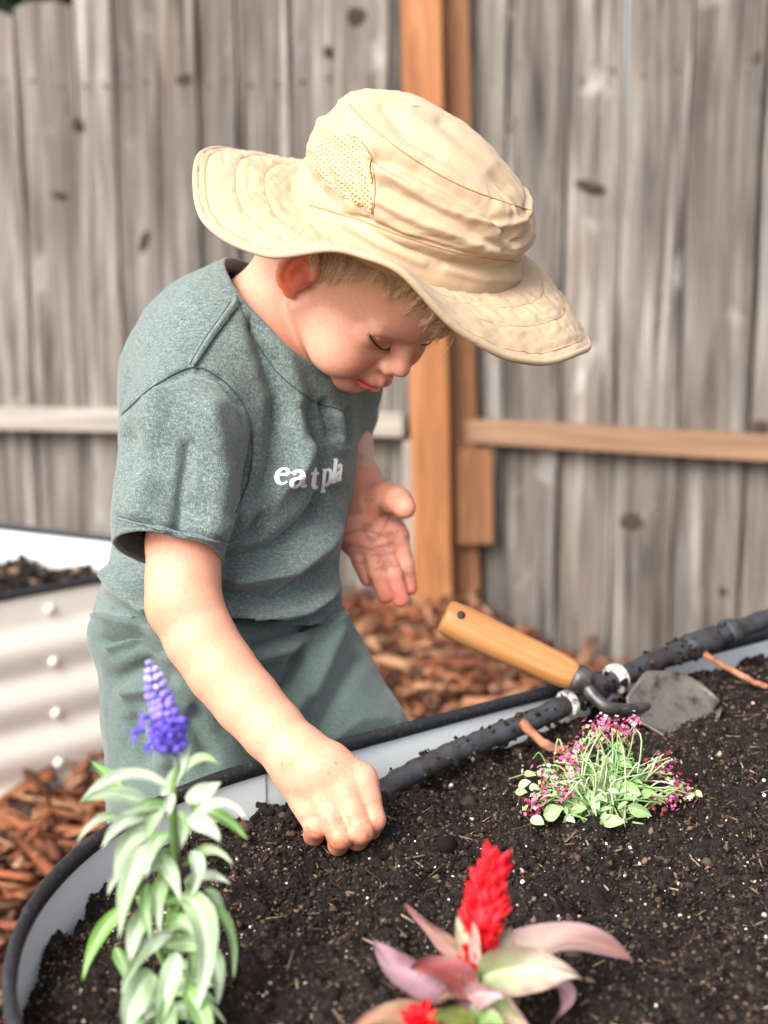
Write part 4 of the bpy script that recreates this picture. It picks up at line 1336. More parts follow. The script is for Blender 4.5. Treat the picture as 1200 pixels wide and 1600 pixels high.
# snap the straddling vertices onto their cutting planes so the hems end cleanly
def snap(c, n_, rad):
    global SV
    d = (SV - c) @ n_
    m_ = cutv & (d > 0) & (d < .006) & (np.linalg.norm(SV - c, axis=1) < rad) & (isl if rad < .095 else True)
    SV[m_] -= d[m_, None] * n_
snap(cuff, sax, .09); snap(cl, al, .10); snap(hem0, hn, 9)
d = (SV - n0) @ cn; m_ = cutv & (d > 0) & (d < .006) & (SV[:, 2] > .6); SV[m_] -= d[m_, None] * cn
SF2 = SF[keepf]
used = np.unique(SF2); remap = np.full(len(SV), -1); remap[used] = np.arange(len(used))
shirt = mesh_obj('shirt', SV[used], remap[SF2], M['shirt'], body)
md = shirt.modifiers.new('t', 'SOLIDIFY'); md.thickness = .0022; md.offset = -1
SH_V, SH_F = SV[used], remap[SF2]; used_s = used
SHIRT_BVH = BVHTree.FromPolygons([tuple(v_) for v_ in SH_V], [tuple(int(i) for i in f) for f in SH_F])


def on_surface(bvh, pts, lift=0.0, n=None):
    """densify a photo-space polyline and lay it on the surface"""
    p2 = spline([(a, b, 0) for a, b in pts], n or max(8, int(sum(math.dist(a, b) for a, b in zip(pts[:-1], pts[1:])) / 5)))[:, :2]
    out = []
    for x, y in p2:
        h_, n_ = cast(bvh, x, y)
        if h_ is not None: out.append(h_ + n_ * lift)
    return np.array(out)


def seam(pts, r, mat, parent, name='seam', bvh=None, lift=.0003):
    c = on_surface(bvh or SHIRT_BVH, pts, lift)
    if len(c) < 3: return
    mb = MB(); mb.tube(c, r, 6); return mb.build(name, mat, parent)


seam([(190, 648), (240, 604), (300, 574), (345, 592), (380, 634), (394, 690), (388, 750), (368, 800)], .0008, M['seam'], shirt)
seam([(370, 478), (350, 505), (330, 532), (303, 572)], .0007, M['seam'], shirt)
seam([(361, 470), (341, 500), (321, 528), (296, 570)], .0005, M['seam'], shirt)
seam([(182, 806), (220, 815), (265, 826), (310, 836), (357, 846)], .0005, M['seam'], shirt)
seam([(181, 812), (220, 821), (265, 832), (310, 842), (356, 852)], .0004, M['seam'], shirt)
seam([(364, 448), (378, 488), (402, 538), (440, 588), (490, 626), (536, 642)], .0006, M['seam'], shirt)
# ribbed collar: band along the neck opening
bd = np.nonzero(np.abs((SH_V - n0) @ cn) < .0025)[0]
bd = bd[(np.linalg.norm(SH_V[bd] - ncen, axis=1) < .15) & (SH_V[bd][:, 2] > .6)]
cc = SH_V[bd].mean(0); ua = nrm(n2 - n0); ub = np.cross(cn, ua)
ang = np.arctan2((SH_V[bd] - cc) @ ub, (SH_V[bd] - cc) @ ua)
ring = []
for a in np.linspace(-np.pi, np.pi, 73)[:-1]:
    dd = np.abs((ang - a + np.pi) % (2 * np.pi) - np.pi); k = np.argsort(dd)[:6]; ring.append(SH_V[bd][k].mean(0))
ring = np.array(ring); 
for _ in range(3): ring = .5 * ring + .25 * np.roll(ring, 1, 0) + .25 * np.roll(ring, -1, 0)
rc_ = ring.mean(0)
sec = [(-.0015, -.013), (.0020, -.013), (.0030, -.006), (.0018, .0006), (.0, .0022), (-.0018, .0008), (-.0028, -.006)]
vs = []
for p_ in ring:
    r_ = nrm((p_ - rc_) - cn * ((p_ - rc_) @ cn))
    for (a, b) in sec: vs.append(p_ + r_ * (a - b * .10 * -1 * -1) + cn * b - r_ * 0)
k_ = len(sec); n_r = len(ring)
fs = [(i * k_ + j, ((i + 1) % n_r) * k_ + j, ((i + 1) % n_r) * k_ + (j + 1) % k_, i * k_ + (j + 1) % k_) for i in range(n_r) for j in range(k_)]
mesh_obj('collar', vs, fs, M['shirt'], shirt)

def hem_ring(c, n_, mask, off, w, t, nseg=64):
    """turned hem: a flat folded band following an open edge of the cloth"""
    q = SH_V[mask]; cc0 = q.mean(0); a1 = nrm(np.cross(n_, [.3, .2, .9])); a2 = np.cross(n_, a1)
    an_ = np.arctan2((q - cc0) @ a2, (q - cc0) @ a1); rg = []
    for a in np.linspace(-np.pi, np.pi, nseg + 1)[:-1]:
        dd = np.abs((an_ - a + np.pi) % (2 * np.pi) - np.pi); k = np.argsort(dd)[:5]; v_ = q[k].mean(0); rg.append(v_ - n_ * ((v_ - c) @ n_))
    rg = np.array(rg)
    for _ in range(2): rg = .5 * rg + .25 * np.roll(rg, 1, 0) + .25 * np.roll(rg, -1, 0)
    vs = []
    for p_ in rg:
        r_ = nrm(p_ - cc0 - n_ * ((p_ - cc0) @ n_))
        for (a, b) in ((-t, -w), (t * .6, -w), (t, -w * .5), (t * .7, .0006), (-t * .4, .0010), (-t, 0)): vs.append(p_ + r_ * (a + off) + n_ * b)
    return mesh_obj('hem', vs, [(i * 6 + j, ((i + 1) % nseg) * 6 + j, ((i + 1) % nseg) * 6 + (j + 1) % 6, i * 6 + (j + 1) % 6) for i in range(nseg) for j in range(6)], M['shirt'], shirt)


isl2 = isl[used_s]
hem_ring(cuff, sax, (np.abs((SH_V - cuff) @ sax) < .003) & isl2 & (np.linalg.norm(SH_V - cuff, axis=1) < .08), -.0006, .004, .0016)
# printed lettering, laid on the chest
def stroke(pts, w, n=18):
    c = spline([(a, b, 0) for a, b in pts], n)[:, :2]; t = np.gradient(c, axis=0); t /= np.linalg.norm(t, axis=1)[:, None] + 1e-9
    nn = np.stack([-t[:, 1], t[:, 0]], -1); w = np.interp(np.linspace(0, 1, n), np.linspace(0, 1, len(w)), w)
    return c + nn * w[:, None] / 2, c - nn * w[:, None] / 2


GL = {   # strokes in em units, x to the right, y up; widths per stroke
    'e': (.50, [([(.08, .27), (.25, .275), (.42, .28)], [.07, .06, .07]), ([(.42, .28), (.40, .40), (.27, .46), (.12, .38), (.07, .22), (.13, .06), (.27, .0), (.42, .07)], [.10, .09, .05, .09, .13, .11, .06, .04])]),
    'a': (.54, [([(.09, .37), (.17, .45), (.28, .46), (.37, .38), (.37, .22), (.37, .08), (.42, .01), (.50, .05)], [.12, .06, .06, .11, .13, .12, .07, .05]), ([(.36, .27), (.20, .24), (.08, .15), (.11, .03), (.22, .01), (.36, .11)], [.05, .06, .11, .11, .06, .05])]),
    't': (.38, [([(.19, .62), (.18, .45), (.17, .25), (.18, .08), (.25, .01), (.34, .06)], [.03, .11, .12, .12, .08, .04]), ([(.04, .44), (.18, .44), (.33, .44)], [.06, .06, .06])]),
    'p': (.54, [([(.15, .45), (.15, .2), (.15, -.2)], [.12, .12, .12]), ([(.04, .44), (.12, .44), (.2, .46)], [.05, .05, .04]), ([(.05, -.2), (.15, -.2), (.27, -.2)], [.05, .05, .05]), ([(.17, .36), (.30, .46), (.43, .38), (.46, .22), (.40, .06), (.28, .0), (.17, .08)], [.05, .06, .11, .13, .11, .06, .05])]),
    'l': (.30, [([(.15, .70), (.15, .35), (.15, .02)], [.12, .12, .12]), ([(.05, .69), (.1, .69), (.17, .70)], [.05, .05, .05]), ([(.05, .015), (.15, .015), (.26, .015)], [.05, .05, .05])]),
}
lt_o = P(432, 752, 1.1); lettering = None
mbl = MB()
x0 = 0.0
tgt = {0: 430, 1: 453, 2: 482, 3: 500.5, 4: 516, 5: 524.5}      # left edge of each letter, photo pixels
wid = {0: 23.5, 1: 27, 2: 15, 3: 17, 4: 10, 5: 8.5}
bas = {0: 756, 1: 760, 2: 762.5, 3: 757, 4: 753.5, 5: 750}
for k, ch in enumerate('eatpla'):
    adv, sts = GL[ch]
    for pts, w in sts:
        L_, R_ = stroke(pts, [q_ * 1.25 for q_ in w])
        vv, ff, okk = [], [], True
        for a_ in (L_, R_):
            for (gx_, gy_) in a_:
                X_ = tgt[k] + (gx_ - .03) / (adv - .02) * wid[k] + gy_ * 6.0
                Y_ = bas[k] - gy_ * 52
                h_, n_ = cast(SHIRT_BVH, X_, Y_)
                if h_ is None: okk = False; vv.append(vv[-1] if vv else lt_o)
                else: vv.append(h_ + n_ * .0007)
        m_n = len(L_)
        if okk: mbl.add(vv, [(i, i + 1, m_n + i + 1, m_n + i) for i in range(m_n - 1)])
        else:
            bad = [np.linalg.norm(vv[i] - vv[m_n + i]) > .02 for i in range(m_n)]
            mbl.add(vv, [(i, i + 1, m_n + i + 1, m_n + i) for i in range(m_n - 1) if not (bad[i] or bad[i + 1])])
lt = mbl.build('lettering', M['print'], shirt, False); lt['label'] = 'white serif lettering on the chest'
sl = lt.modifiers.new('t', 'SOLIDIFY'); sl.thickness = .0005; sl.offset = 0

# ------------------------------------------------------------------ shorts
T_ = Field()
T_.ell(P(336, 975, 1.225), (.100, .116, .052), BODY, .02)
T_.chain([P(292, 1010, 1.195), P(286, 1100, 1.185), P(290, 1230, 1.18), P(292, 1330, 1.19)], [.066, .064, .062, .062], .03, .02)
T_.chain([P(420, 1000, 1.245), P(470, 1080, 1.225), P(520, 1170, 1.215), P(540, 1290, 1.225)], [.064, .064, .064, .064], .03, .02)
TV, TF = T_.mesh([-.37, .95, .27], [.15, 1.5, .60], .0024, 1)
TN = vnormals(TV, TF); spx, sd = px(TV); front = np.clip((-(TN @ FW) - .12) * 2.6, 0, 1)
disp = .0022 * fbm(TV, 15, 3, .5, 70) + .001 * fbm(TV, 50, 2, .5, 71)
for poly, w, a in [([(150, 965), (200, 975), (250, 990)], 8, .004), ([(160, 1000), (215, 985), (250, 1010)], 10, -.006), ([(170, 1010), (205, 1000)], 7, .004), ([(185, 1060), (230, 1040), (260, 1060)], 14, -.005), ([(200, 1080), (240, 1075), (290, 1100)], 12, .005),
                   ([(400, 1010), (460, 985), (520, 950)], 9, -.005), ([(390, 1030), (460, 1010), (530, 965)], 10, .0045), ([(500, 960), (450, 1070), (400, 1140)], 14, -.006), ([(530, 980), (490, 1080), (430, 1160)], 16, .005), ([(480, 1010), (470, 1090), (465, 1140)], 10, .003),
                   ([(560, 1030), (520, 1100), (500, 1140)], 12, -.003), ([(350, 1060), (400, 1090), (430, 1150)], 16, -.005), ([(210, 1130), (225, 1180)], 14, -.003), ([(240, 1120), (255, 1190)], 14, .003), ([(300, 1130), (330, 1180)], 14, -.003)]:
    fold(poly, w, a * 2.4)
TV = TV + TN * disp[:, None]
TV = keep_out(TV, TV[:, 2] < .47)
cut = TV[:, 2] < .30
top0 = P(150, 950, 1.24)
keepf = ~cut[TF].any(1)
TF2 = TF[keepf]; used = np.unique(TF2); remap = np.full(len(TV), -1); remap[used] = np.arange(len(used))
shorts = mesh_obj('shorts', TV[used], remap[TF2], M['shorts'], body)
# shoes under the bed's edge
for A_n in (AN, AF):
    sh = Field()
    sh.rc(A_n + FB * .0 + np.array([0, 0, -.02]), A_n + FB * .085 + np.array([0, 0, -.034]), .036, .030, .01)
    v_, f_ = sh.mesh(A_n - .13, A_n + .14, .004, 1); v_[:, 2] = np.maximum(v_[:, 2], .003)
    mesh_obj('shoe', v_, f_, M['shoe'], body)


# ------------------------------------------------------------------ sun hat
def hframe(p, y, r):
    p, y, r = map(math.radians, (p, y, r))
    F_ = np.array([math.cos(p) * math.cos(y), -math.cos(p) * math.sin(y), -math.sin(p)])
    R_ = np.array([-math.sin(y), -math.cos(y), 0.0]); U_ = np.cross(F_, -R_)
    return F_, R_ * math.cos(r) - U_ * math.sin(r), U_ * math.cos(r) + R_ * math.sin(r)


hat = empty('sun_hat', P(640, 367, 1.125))
tag(hat, 'beige cotton sun hat with wide wavy brim on the child\'s head', 'hat')
hF, hR, hU = hframe(19, 35, 7)
cF, cR, cU = hframe(27, 34, 8)
HC = P(640, 367, 1.125); CC = P(633, 363, 1.125)
A0, B0 = .102, .086
RINGS = [(-.004, 1.01, 0), (0, 1.0, 0), (.012, .99, 0), (.024, .965, -.001), (.031, .935, -.002), (.036, .95, -.002), (.048, .985, -.002), (.060, .965, -.001), (.072, .92, 0), (.082, .86, .001),
         (.089, .79, .001), (.0965, .66, .002), (.103, .48, .003), (.1065, .29, .003), (.108, .12, .003), (.1085, .0, .003)]
nA = 288
rk = np.array(RINGS); tt = np.linspace(0, len(rk) - 1, 150)
hh, ss_, sf = (np.interp(tt, np.arange(len(rk)), rk[:, i]) for i in range(3))
for arr in (hh, ss_, sf):
    for _ in range(4): arr[1:-1] = .25 * arr[:-2] + .5 * arr[1:-1] + .25 * arr[2:]
az = np.linspace(0, 2 * np.pi, nA, endpoint=False)
CV = []
for h_, s_, f_ in zip(hh, ss_, sf):
    fl = 1 + .03 * np.cos(az) * np.clip((h_ - .03) / .03, 0, 1) * np.clip((.09 - h_) / .02, 0, 1)
    # the back of the crown leans in, the front bulges over the band
    bk = 1 - .06 * np.clip(-np.cos(az), 0, 1) * np.clip((h_ - .02) / .05, 0, 1) * (s_ > .3)
    CV.append(CC + cF * f_ + (np.cos(az) * fl * bk * A0 * s_)[:, None] * cF + (np.sin(az) * fl * B0 * s_)[:, None] * cR + cU * (h_ - .34 * max(h_, 0) * (.5 + .5 * np.cos(az) * min(1, s_ * 1.1)))[:, None])
CV = np.concatenate(CV)
mR = len(tt)
i_, j_ = np.meshgrid(np.arange(mR - 1), np.arange(nA), indexing='ij')
CF = np.stack([i_ * nA + j_, i_ * nA + (j_ + 1) % nA, (i_ + 1) * nA + (j_ + 1) % nA, (i_ + 1) * nA + j_], -1).reshape(-1, 4)
if vnormals(CV, CF)[nA * 40] @ (CV[nA * 40] - CC) < 0: CF = CF[:, ::-1]
CN = vnormals(CV, CF)
spx, sd = px(CV); front = np.clip(-(CN @ FW) * 3 + .3, 0, 1)
hv_ = np.repeat(hh, nA); azv = np.tile(az, mR)
body_m = np.clip((hv_ - .02) / .02, 0, 1) * np.clip((.103 - hv_) / .01, 0, 1)
cyl = np.stack([np.cos(azv) * 1.3, np.sin(azv) * 1.3, hv_ * 26 + .9 * azv], -1)
disp = body_m * (.0018 * fbm(cyl, 1.6, 2, .5, 80) + .0006 * fbm(cyl, 6, 2, .5, 81)) + .0003 * fbm(CV, 70, 3, .5, 82)
disp = disp + .0016 * np.exp(-((hv_ - .081) / .0016) ** 2) - .0014 * np.exp(-((hv_ - .0855) / .0022) ** 2)
for poly, w, a in [([(590, 247), (640, 262), (700, 292), (760, 332), (808, 378)], 10, -.0060), ([(588, 222), (660, 250), (740, 300), (815, 350)], 12, .0042), ([(600, 292), (660, 320), (720, 350), (790, 392)], 9, -.0045),
                   ([(588, 270), (650, 294), (720, 324), (780, 360)], 9, .0040), ([(590, 315), (650, 345), (720, 372), (780, 395)], 7, .003), ([(500, 330), (560, 340), (620, 364), (690, 386), (750, 401), (810, 407)], 4, -.0022),
                   ([(640, 185), (700, 225), (760, 262)], 14, .003), ([(600, 170), (640, 215), (680, 240)], 10, -.0028), ([(690, 190), (740, 240), (790, 290)], 12, -.0028), ([(500, 190), (520, 205), (545, 230)], 9, .003), ([(486, 240), (530, 290), (575, 340)], 8, -.002), ([(540, 350), (600, 385), (660, 410)], 8, .0022), ([(700, 420), (760, 438), (810, 436)], 8, .002)]:
    disp = disp + a * front * np.exp(-(polydist(spx, poly) / w) ** 2)
CV = CV + CN * disp[:, None]
crown = mesh_obj('crown', CV, CF, M['hat'], hat)
CROWN_BVH = BVHTree.FromPolygons([tuple(v_) for v_ in CV], [tuple(int(i) for i in f) for f in CF])
for pts in ([(546, 163), (565, 184), (590, 207), (640, 244), (700, 280), (760, 306), (836, 331)], [(484, 320), (530, 335), (560, 343), (620, 366), (690, 388), (750, 402), (803, 408)], [(583, 334), (586, 300), (583, 262), (574, 232), (553, 213)]):
    seam(pts, .00055, M['thread'], crown, 'stitching', CROWN_BVH, .0001)
# ventilation mesh
TP = spline([(489, 254, 0), (500, 226, 0), (524, 213, 0), (554, 213, 0), (575, 236, 0), (582, 272, 0)], 26)[:, :2]
BP = spline([(491, 266, 0), (509, 285, 0), (529, 301, 0), (548, 314, 0), (566, 322, 0), (582, 331, 0)], 26)[:, :2]
vv, uv = [], []
for i in range(26):
    for j in range(26):
        t = j / 25; q = TP[i] * (1 - t) + BP[i] * t
        wob = .0010 * math.sin(q[0] * .33 - q[1] * .1) - .0004
        h_, n_ = cast(CROWN_BVH, *q)
        vv.append(h_ + n_ * (.0012 + wob)); uv.append(((q[0] - 480) / 110, (q[1] - 210) / 125))
ff = [(i * 26 + j, i * 26 + j + 1, (i + 1) * 26 + j + 1, (i + 1) * 26 + j) for i in range(25) for j in range(25)]
vent = mesh_obj('vent_panel', vv, ff, M['vent'], crown)
ul = vent.data.uv_layers.new(name='UVMap')
for lp in vent.data.loops: ul.data[lp.index].uv = uv[lp.vertex_index]

# brim: lofted between the crown seam and a wavy edge
WH = {0: (.058, -.032), 15: (.060, -.034), 30: (.062, -.027), 45: (.066, -.007), 60: (.068, .029), 75: (.068, .030), 90: (.070, .006), 105: (.070, .000), 120: (.070, .000), 135: (.068, .012), 150: (.070, .022), 165: (.070, .018),
      180: (.068, .008), 195: (.066, -.002), 210: (.062, -.010), 225: (.058, -.018), 240: (.052, -.026), 255: (.048, -.034), 270: (.044, -.040), 285: (.042, -.044), 300: (.042, -.047), 315: (.046, -.048), 330: (.046, -.046), 345: (.053, -.040), 360: (.058, -.032)}
ka = np.array(sorted(WH)); per = lambda i: np.array([WH[k][i] for k in ka])
nB, nU = 320, 34
azb = np.linspace(0, 360, nB, endpoint=False)


def pint(i):
    a = np.interp(azb, ka, per(i))
    for _ in range(14): a = .25 * np.roll(a, 1) + .5 * a + .25 * np.roll(a, -1)
    return a


wb, hb = pint(0), pint(1)
t_ = np.radians(azb)
# photo-space rule: the seam ring sits on the crown's base
seam_r = CC + (np.cos(t_) * A0 * .998)[:, None] * cF + (np.sin(t_) * B0 * .998)[:, None] * cR + cU * .001
edge_r = HC + (np.cos(t_) * (.112 + wb))[:, None] * hF + (np.sin(t_) * (.096 + wb))[:, None] * hR + hb[:, None] * hU
BVv = []
us = np.linspace(0, 1, nU)
for u in us:
    p_ = seam_r * (1 - u) + edge_r * u
    bulge = math.sin(math.pi * u) * (.004 + .10 * np.clip(-hb, 0, 1))
    BVv.append(p_ + cU * bulge[:, None])
BVv = np.concatenate(BVv)
uu = np.repeat(us, nB); aa = np.tile(t_, nU)
i_, j_ = np.meshgrid(np.arange(nU - 1), np.arange(nB), indexing='ij')
BFf = np.stack([i_ * nB + j_, i_ * nB + (j_ + 1) % nB, (i_ + 1) * nB + (j_ + 1) % nB, (i_ + 1) * nB + j_], -1).reshape(-1, 4)
bn = vnormals(BVv, BFf)
if bn[nB * 10] @ cU < 0: BFf = BFf[:, ::-1]; bn = -bn
circ = np.stack([np.cos(aa) * 3, np.sin(aa) * 3, uu * 1.6], -1)
quilt = np.zeros(len(uu))
for q_ in (.30, .60, .90): quilt -= .0013 * np.exp(-((uu - q_) / .022) ** 2)
puck = .0012 * vnoise(circ, 4.6, 90) * np.sin(np.pi * np.clip(uu / .9, 0, 1)) + .0012 * vnoise(circ * np.array([1, 1, 3]), 8, 91)
BT = BVv + bn * (quilt + puck + .0016)[:, None]
BBt = BVv - bn * .0016
brim = mesh_obj('brim', BT, BFf, M['hat'], hat)
mesh_obj('lining', BBt, BFf[:, ::-1], M['hat_under'], brim)
mb = MB(); er = np.vstack([edge_r, edge_r[:2]]); mb.tube(er, .0027, 10, False); mb.build('edge_binding', M['hat'], brim)
BRIM_BVH = BVHTree.FromPolygons([tuple(v_) for v_ in BT], [tuple(int(i) for i in f) for f in BFf])
for q_ in (.30, .60, .90):
    k = int(round(q_ * (nU - 1))); rr = BT[k * nB:(k + 1) * nB] + bn[k * nB:(k + 1) * nB] * .0001
    mb = MB(); mb.tube(np.vstack([rr, rr[:1]]), .00038, 5, False); mb.build('stitching', M['thread'], brim)
mb = MB(); mb.tube(np.vstack([seam_r, seam_r[:1]]) + cU * .0005, .0009, 6, False); mb.build('stitching', M['thread'], brim)

# ------------------------------------------------------------------ hair, lashes
hm = MB()


def strand(p0, p1, bend, lift, r, col):
    pts = []; last = None
    for t in np.linspace(0, 1, 8):
        q = np.array(p0) * (1 - t) + np.array(p1) * t + np.array(bend) * math.sin(math.pi * t)
        h_, n_ = cast(BODY_BVH, *q)
        if h_ is not None and (last is None or np.linalg.norm(h_ - last) < .04):
            pts.append(h_ + n_ * (lift * (.3 + math.sin(math.pi * min(t * .8 + .1, 1))))); last = h_
        elif last is not None:
            dd = (last - CAM) @ FW; pts.append(P(q[0], q[1], dd)) 
    if len(pts) < 4: return
    n_ = len(pts)
    hm.tube(np.array(pts), np.linspace(r, r * .35, n_), 4, False, col)


def hairband(roots, tips, n, bend, lift, jr=5, jt=9):
    rs_, ts_ = spline([(*a, 0) for a in roots], 200), spline([(*a, 0) for a in tips], 200)
    m = 0
    while m < n:
        k = random.randrange(200); k2 = min(199, max(0, int(k + random.gauss(0, 10))))
        tipc = ts_[k2, :2] + np.random.normal(0, jt, 2); rc0 = rs_[k, :2] + np.random.normal(0, jr, 2)
        bd = np.array(bend) * random.uniform(-.2, 1.7); lf = lift * random.uniform(.5, 1.5); base = random.choice(HC_)
        for _ in range(random.randint(4, 15)):
            c = np.array(base[:3]) * random.uniform(.8, 1.15); m += 1
            strand(rc0 + np.random.normal(0, 4.5, 2), tipc + np.random.normal(0, 1.8, 2) + (rc0 - tipc) * random.uniform(0, .25), bd + np.random.normal(0, 1.2, 2), lf * random.uniform(.5, 1.3), random.uniform(.00016, .0003), c)


HC_ = [lin(240, 214, 176), lin(224, 192, 148), lin(248, 230, 200), lin(206, 168, 124), lin(232, 206, 168)]
np.random.seed(3)
hairband([(512, 402), (545, 402), (575, 408), (600, 418)], [(506, 434), (520, 440), (545, 434), (570, 430)], 420, (6, 4), .0018, 6, 9)
hairband([(592, 412), (620, 425), (650, 448)], [(592, 440), (606, 456), (626, 462)], 300, (8, -3), .0025, 6, 12)
hairband([(640, 440), (670, 468), (700, 502)], [(622, 462), (646, 488), (668, 520)], 170, (8, -3), .003, 6, 12)
hairband([(680, 470), (705, 500), (722, 520)], [(662, 512), (682, 538), (704, 548)], 210, (8, 5), .003, 6, 10)
hairband([(486, 396), (500, 394), (512, 392)], [(490, 420), (498, 428), (508, 436)], 120, (2, 2), .001, 4, 5)
hm.build('hair', M['hair'], body)
for s, npx in ((-1, 34), (1, 20)):
    mb = MB()
    LD = spline([hd(.0797, s * .0174, .0036), hd(.0826, s * .0235, .0032), hd(.0821, s * .0315, .0038), hd(.0774, s * .0400, .0070), hd(.0719, s * .0450, .0102)], npx)
    mb.tube(LD, np.interp(np.linspace(0, 1, npx), [0, .3, .75, 1], [.0003, .0007, .0009, .0004]), 5)
    for k in range(2, npx):
        b0_ = LD[k]; o_ = nrm(HF * .8 + HL * s * (.15 + .5 * k / npx) - HU * .75)
        mb.tube([b0_, b0_ + o_ * .003, b0_ + o_ * .0056 + HU * .0008], [.00014, .00011, .00004], 4, False)
    mb.build('eyelash', M['lash'], body)


# ------------------------------------------------------------------ plants
def leaf_mesh(base, ctrl, tip, width, roll=0.0, fold_=.25, c0=(.4, .5, .35), c1=None, cm=None, ce=None, wav=.0, shape=.42, nu=13, nv=7, ruf=0):
    """a leaf blade from base over ctrl to tip; faces the viewer side when roll = 0"""
    base, ctrl, tip = (np.asarray(a, float) for a in (base, ctrl, tip))
    c1 = c0 if c1 is None else c1; cm = c0 if cm is None else cm
    vs, cs = [], []
    ph = random.uniform(0, 6)
    for i in range(nu):
        u = i / (nu - 1)
        p_ = (1 - u) ** 2 * base + 2 * u * (1 - u) * ctrl + u * u * tip
        t = nrm(2 * (1 - u) * (ctrl - base) + 2 * u * (tip - ctrl))
        vw = nrm(CAM - p_); sd_ = nrm(np.cross(t, vw)); nn = np.cross(sd_, t)
        sd2 = sd_ * math.cos(roll) + nn * math.sin(roll); n2_ = np.cross(sd2, t)
        w = width * .5 * (math.sin(math.pi * min(1, (u * .97 + .03)) ** (math.log(.5) / math.log(shape))) ** .85 + .04 * (1 - u))
        for j in range(nv):
            v_ = -1 + 2 * j / (nv - 1)
            off = n2_ * (fold_ * w * (abs(v_) - .35) + wav * width * math.sin(u * 9 + ph + v_ * 1.4) * abs(v_) - ruf * width * (1 - abs(v_)) * .5 * math.sin(u * 22))
            vs.append(p_ + sd2 * v_ * w + off)
            c = np.array(c0[:3]) * (1 - u) + np.array(c1[:3]) * u
            if ce is not None: e_ = min(1, abs(v_) ** 1.8 * .6 + .35 * max(0, math.sin(u * 26 - abs(v_) * 5)) * abs(v_)); c = c * (1 - e_) + np.array(ce[:3]) * e_
            if j == nv // 2: c = c * .55 + np.array(cm[:3]) * .45
            cs.append(c * (1 + .10 * math.sin(v_ * 5 + u * 14 + ph)))
    fs = [(i * nv + j, i * nv + j + 1, (i + 1) * nv + j + 1, (i + 1) * nv + j) for i in range(nu - 1) for j in range(nv - 1)]
    return np.array(vs), fs, np.array(cs)


def leaf(parent, b, c, t, wpx, roll=0., name='leaf', **kw):
    bb, cc_, tt_ = P(*b), P(*c), P(*t)
    v_, f_, cs = leaf_mesh(bb, cc_, tt_, wpx * b[2] / FPX, roll, **kw)
    return mesh_obj(name, v_, f_, M['leaf'], parent, True, cs)


# --- blue salvia
WH_, GR_, MID = lin(174, 188, 166), lin(118, 166, 76), lin(146, 174, 126)
sal = empty('salvia_plant', P(262, 1625, .80)); sal.location.z = soil_z(sal.location.x, sal.location.y)
tag(sal, 'blue salvia with pale silvery leaves and a violet flower spike at left', 'plant')
stem = spline([np.array(sal.location) - UB * .02, P(262, 1500, .80), P(272, 1350, .80), P(270, 1240, .80), P(276, 1195, .80), P(262, 1130, .80), P(232, 1030, .80)], 50)
mb = MB(); mb.tube(stem, np.linspace(.0034, .0010, 50), 9, True, np.array([np.array(lin(120, 150, 84)[:3]) * (1 - t) + np.array(lin(96, 84, 170)[:3]) * t for t in np.clip(np.linspace(-1.6, 1.2, 50), 0, 1)])); mb.build('stem', M['leaf'], sal)
for (x0, y0, x1, y1) in [(268, 1420, 235, 1300), (268, 1440, 318, 1330), (264, 1520, 215, 1400), (266, 1500, 330, 1420)]:
    mb = MB(); mb.tube(spline([P(x0, y0, .80), P((x0 + x1) / 2, (y0 + y1) / 2 + 8, .79), P(x1, y1, .785)], 10), np.linspace(.0022, .0012, 10), 7, True, np.array(lin(134, 166, 100)[:3])); mb.build('stem', M['leaf'], sal)
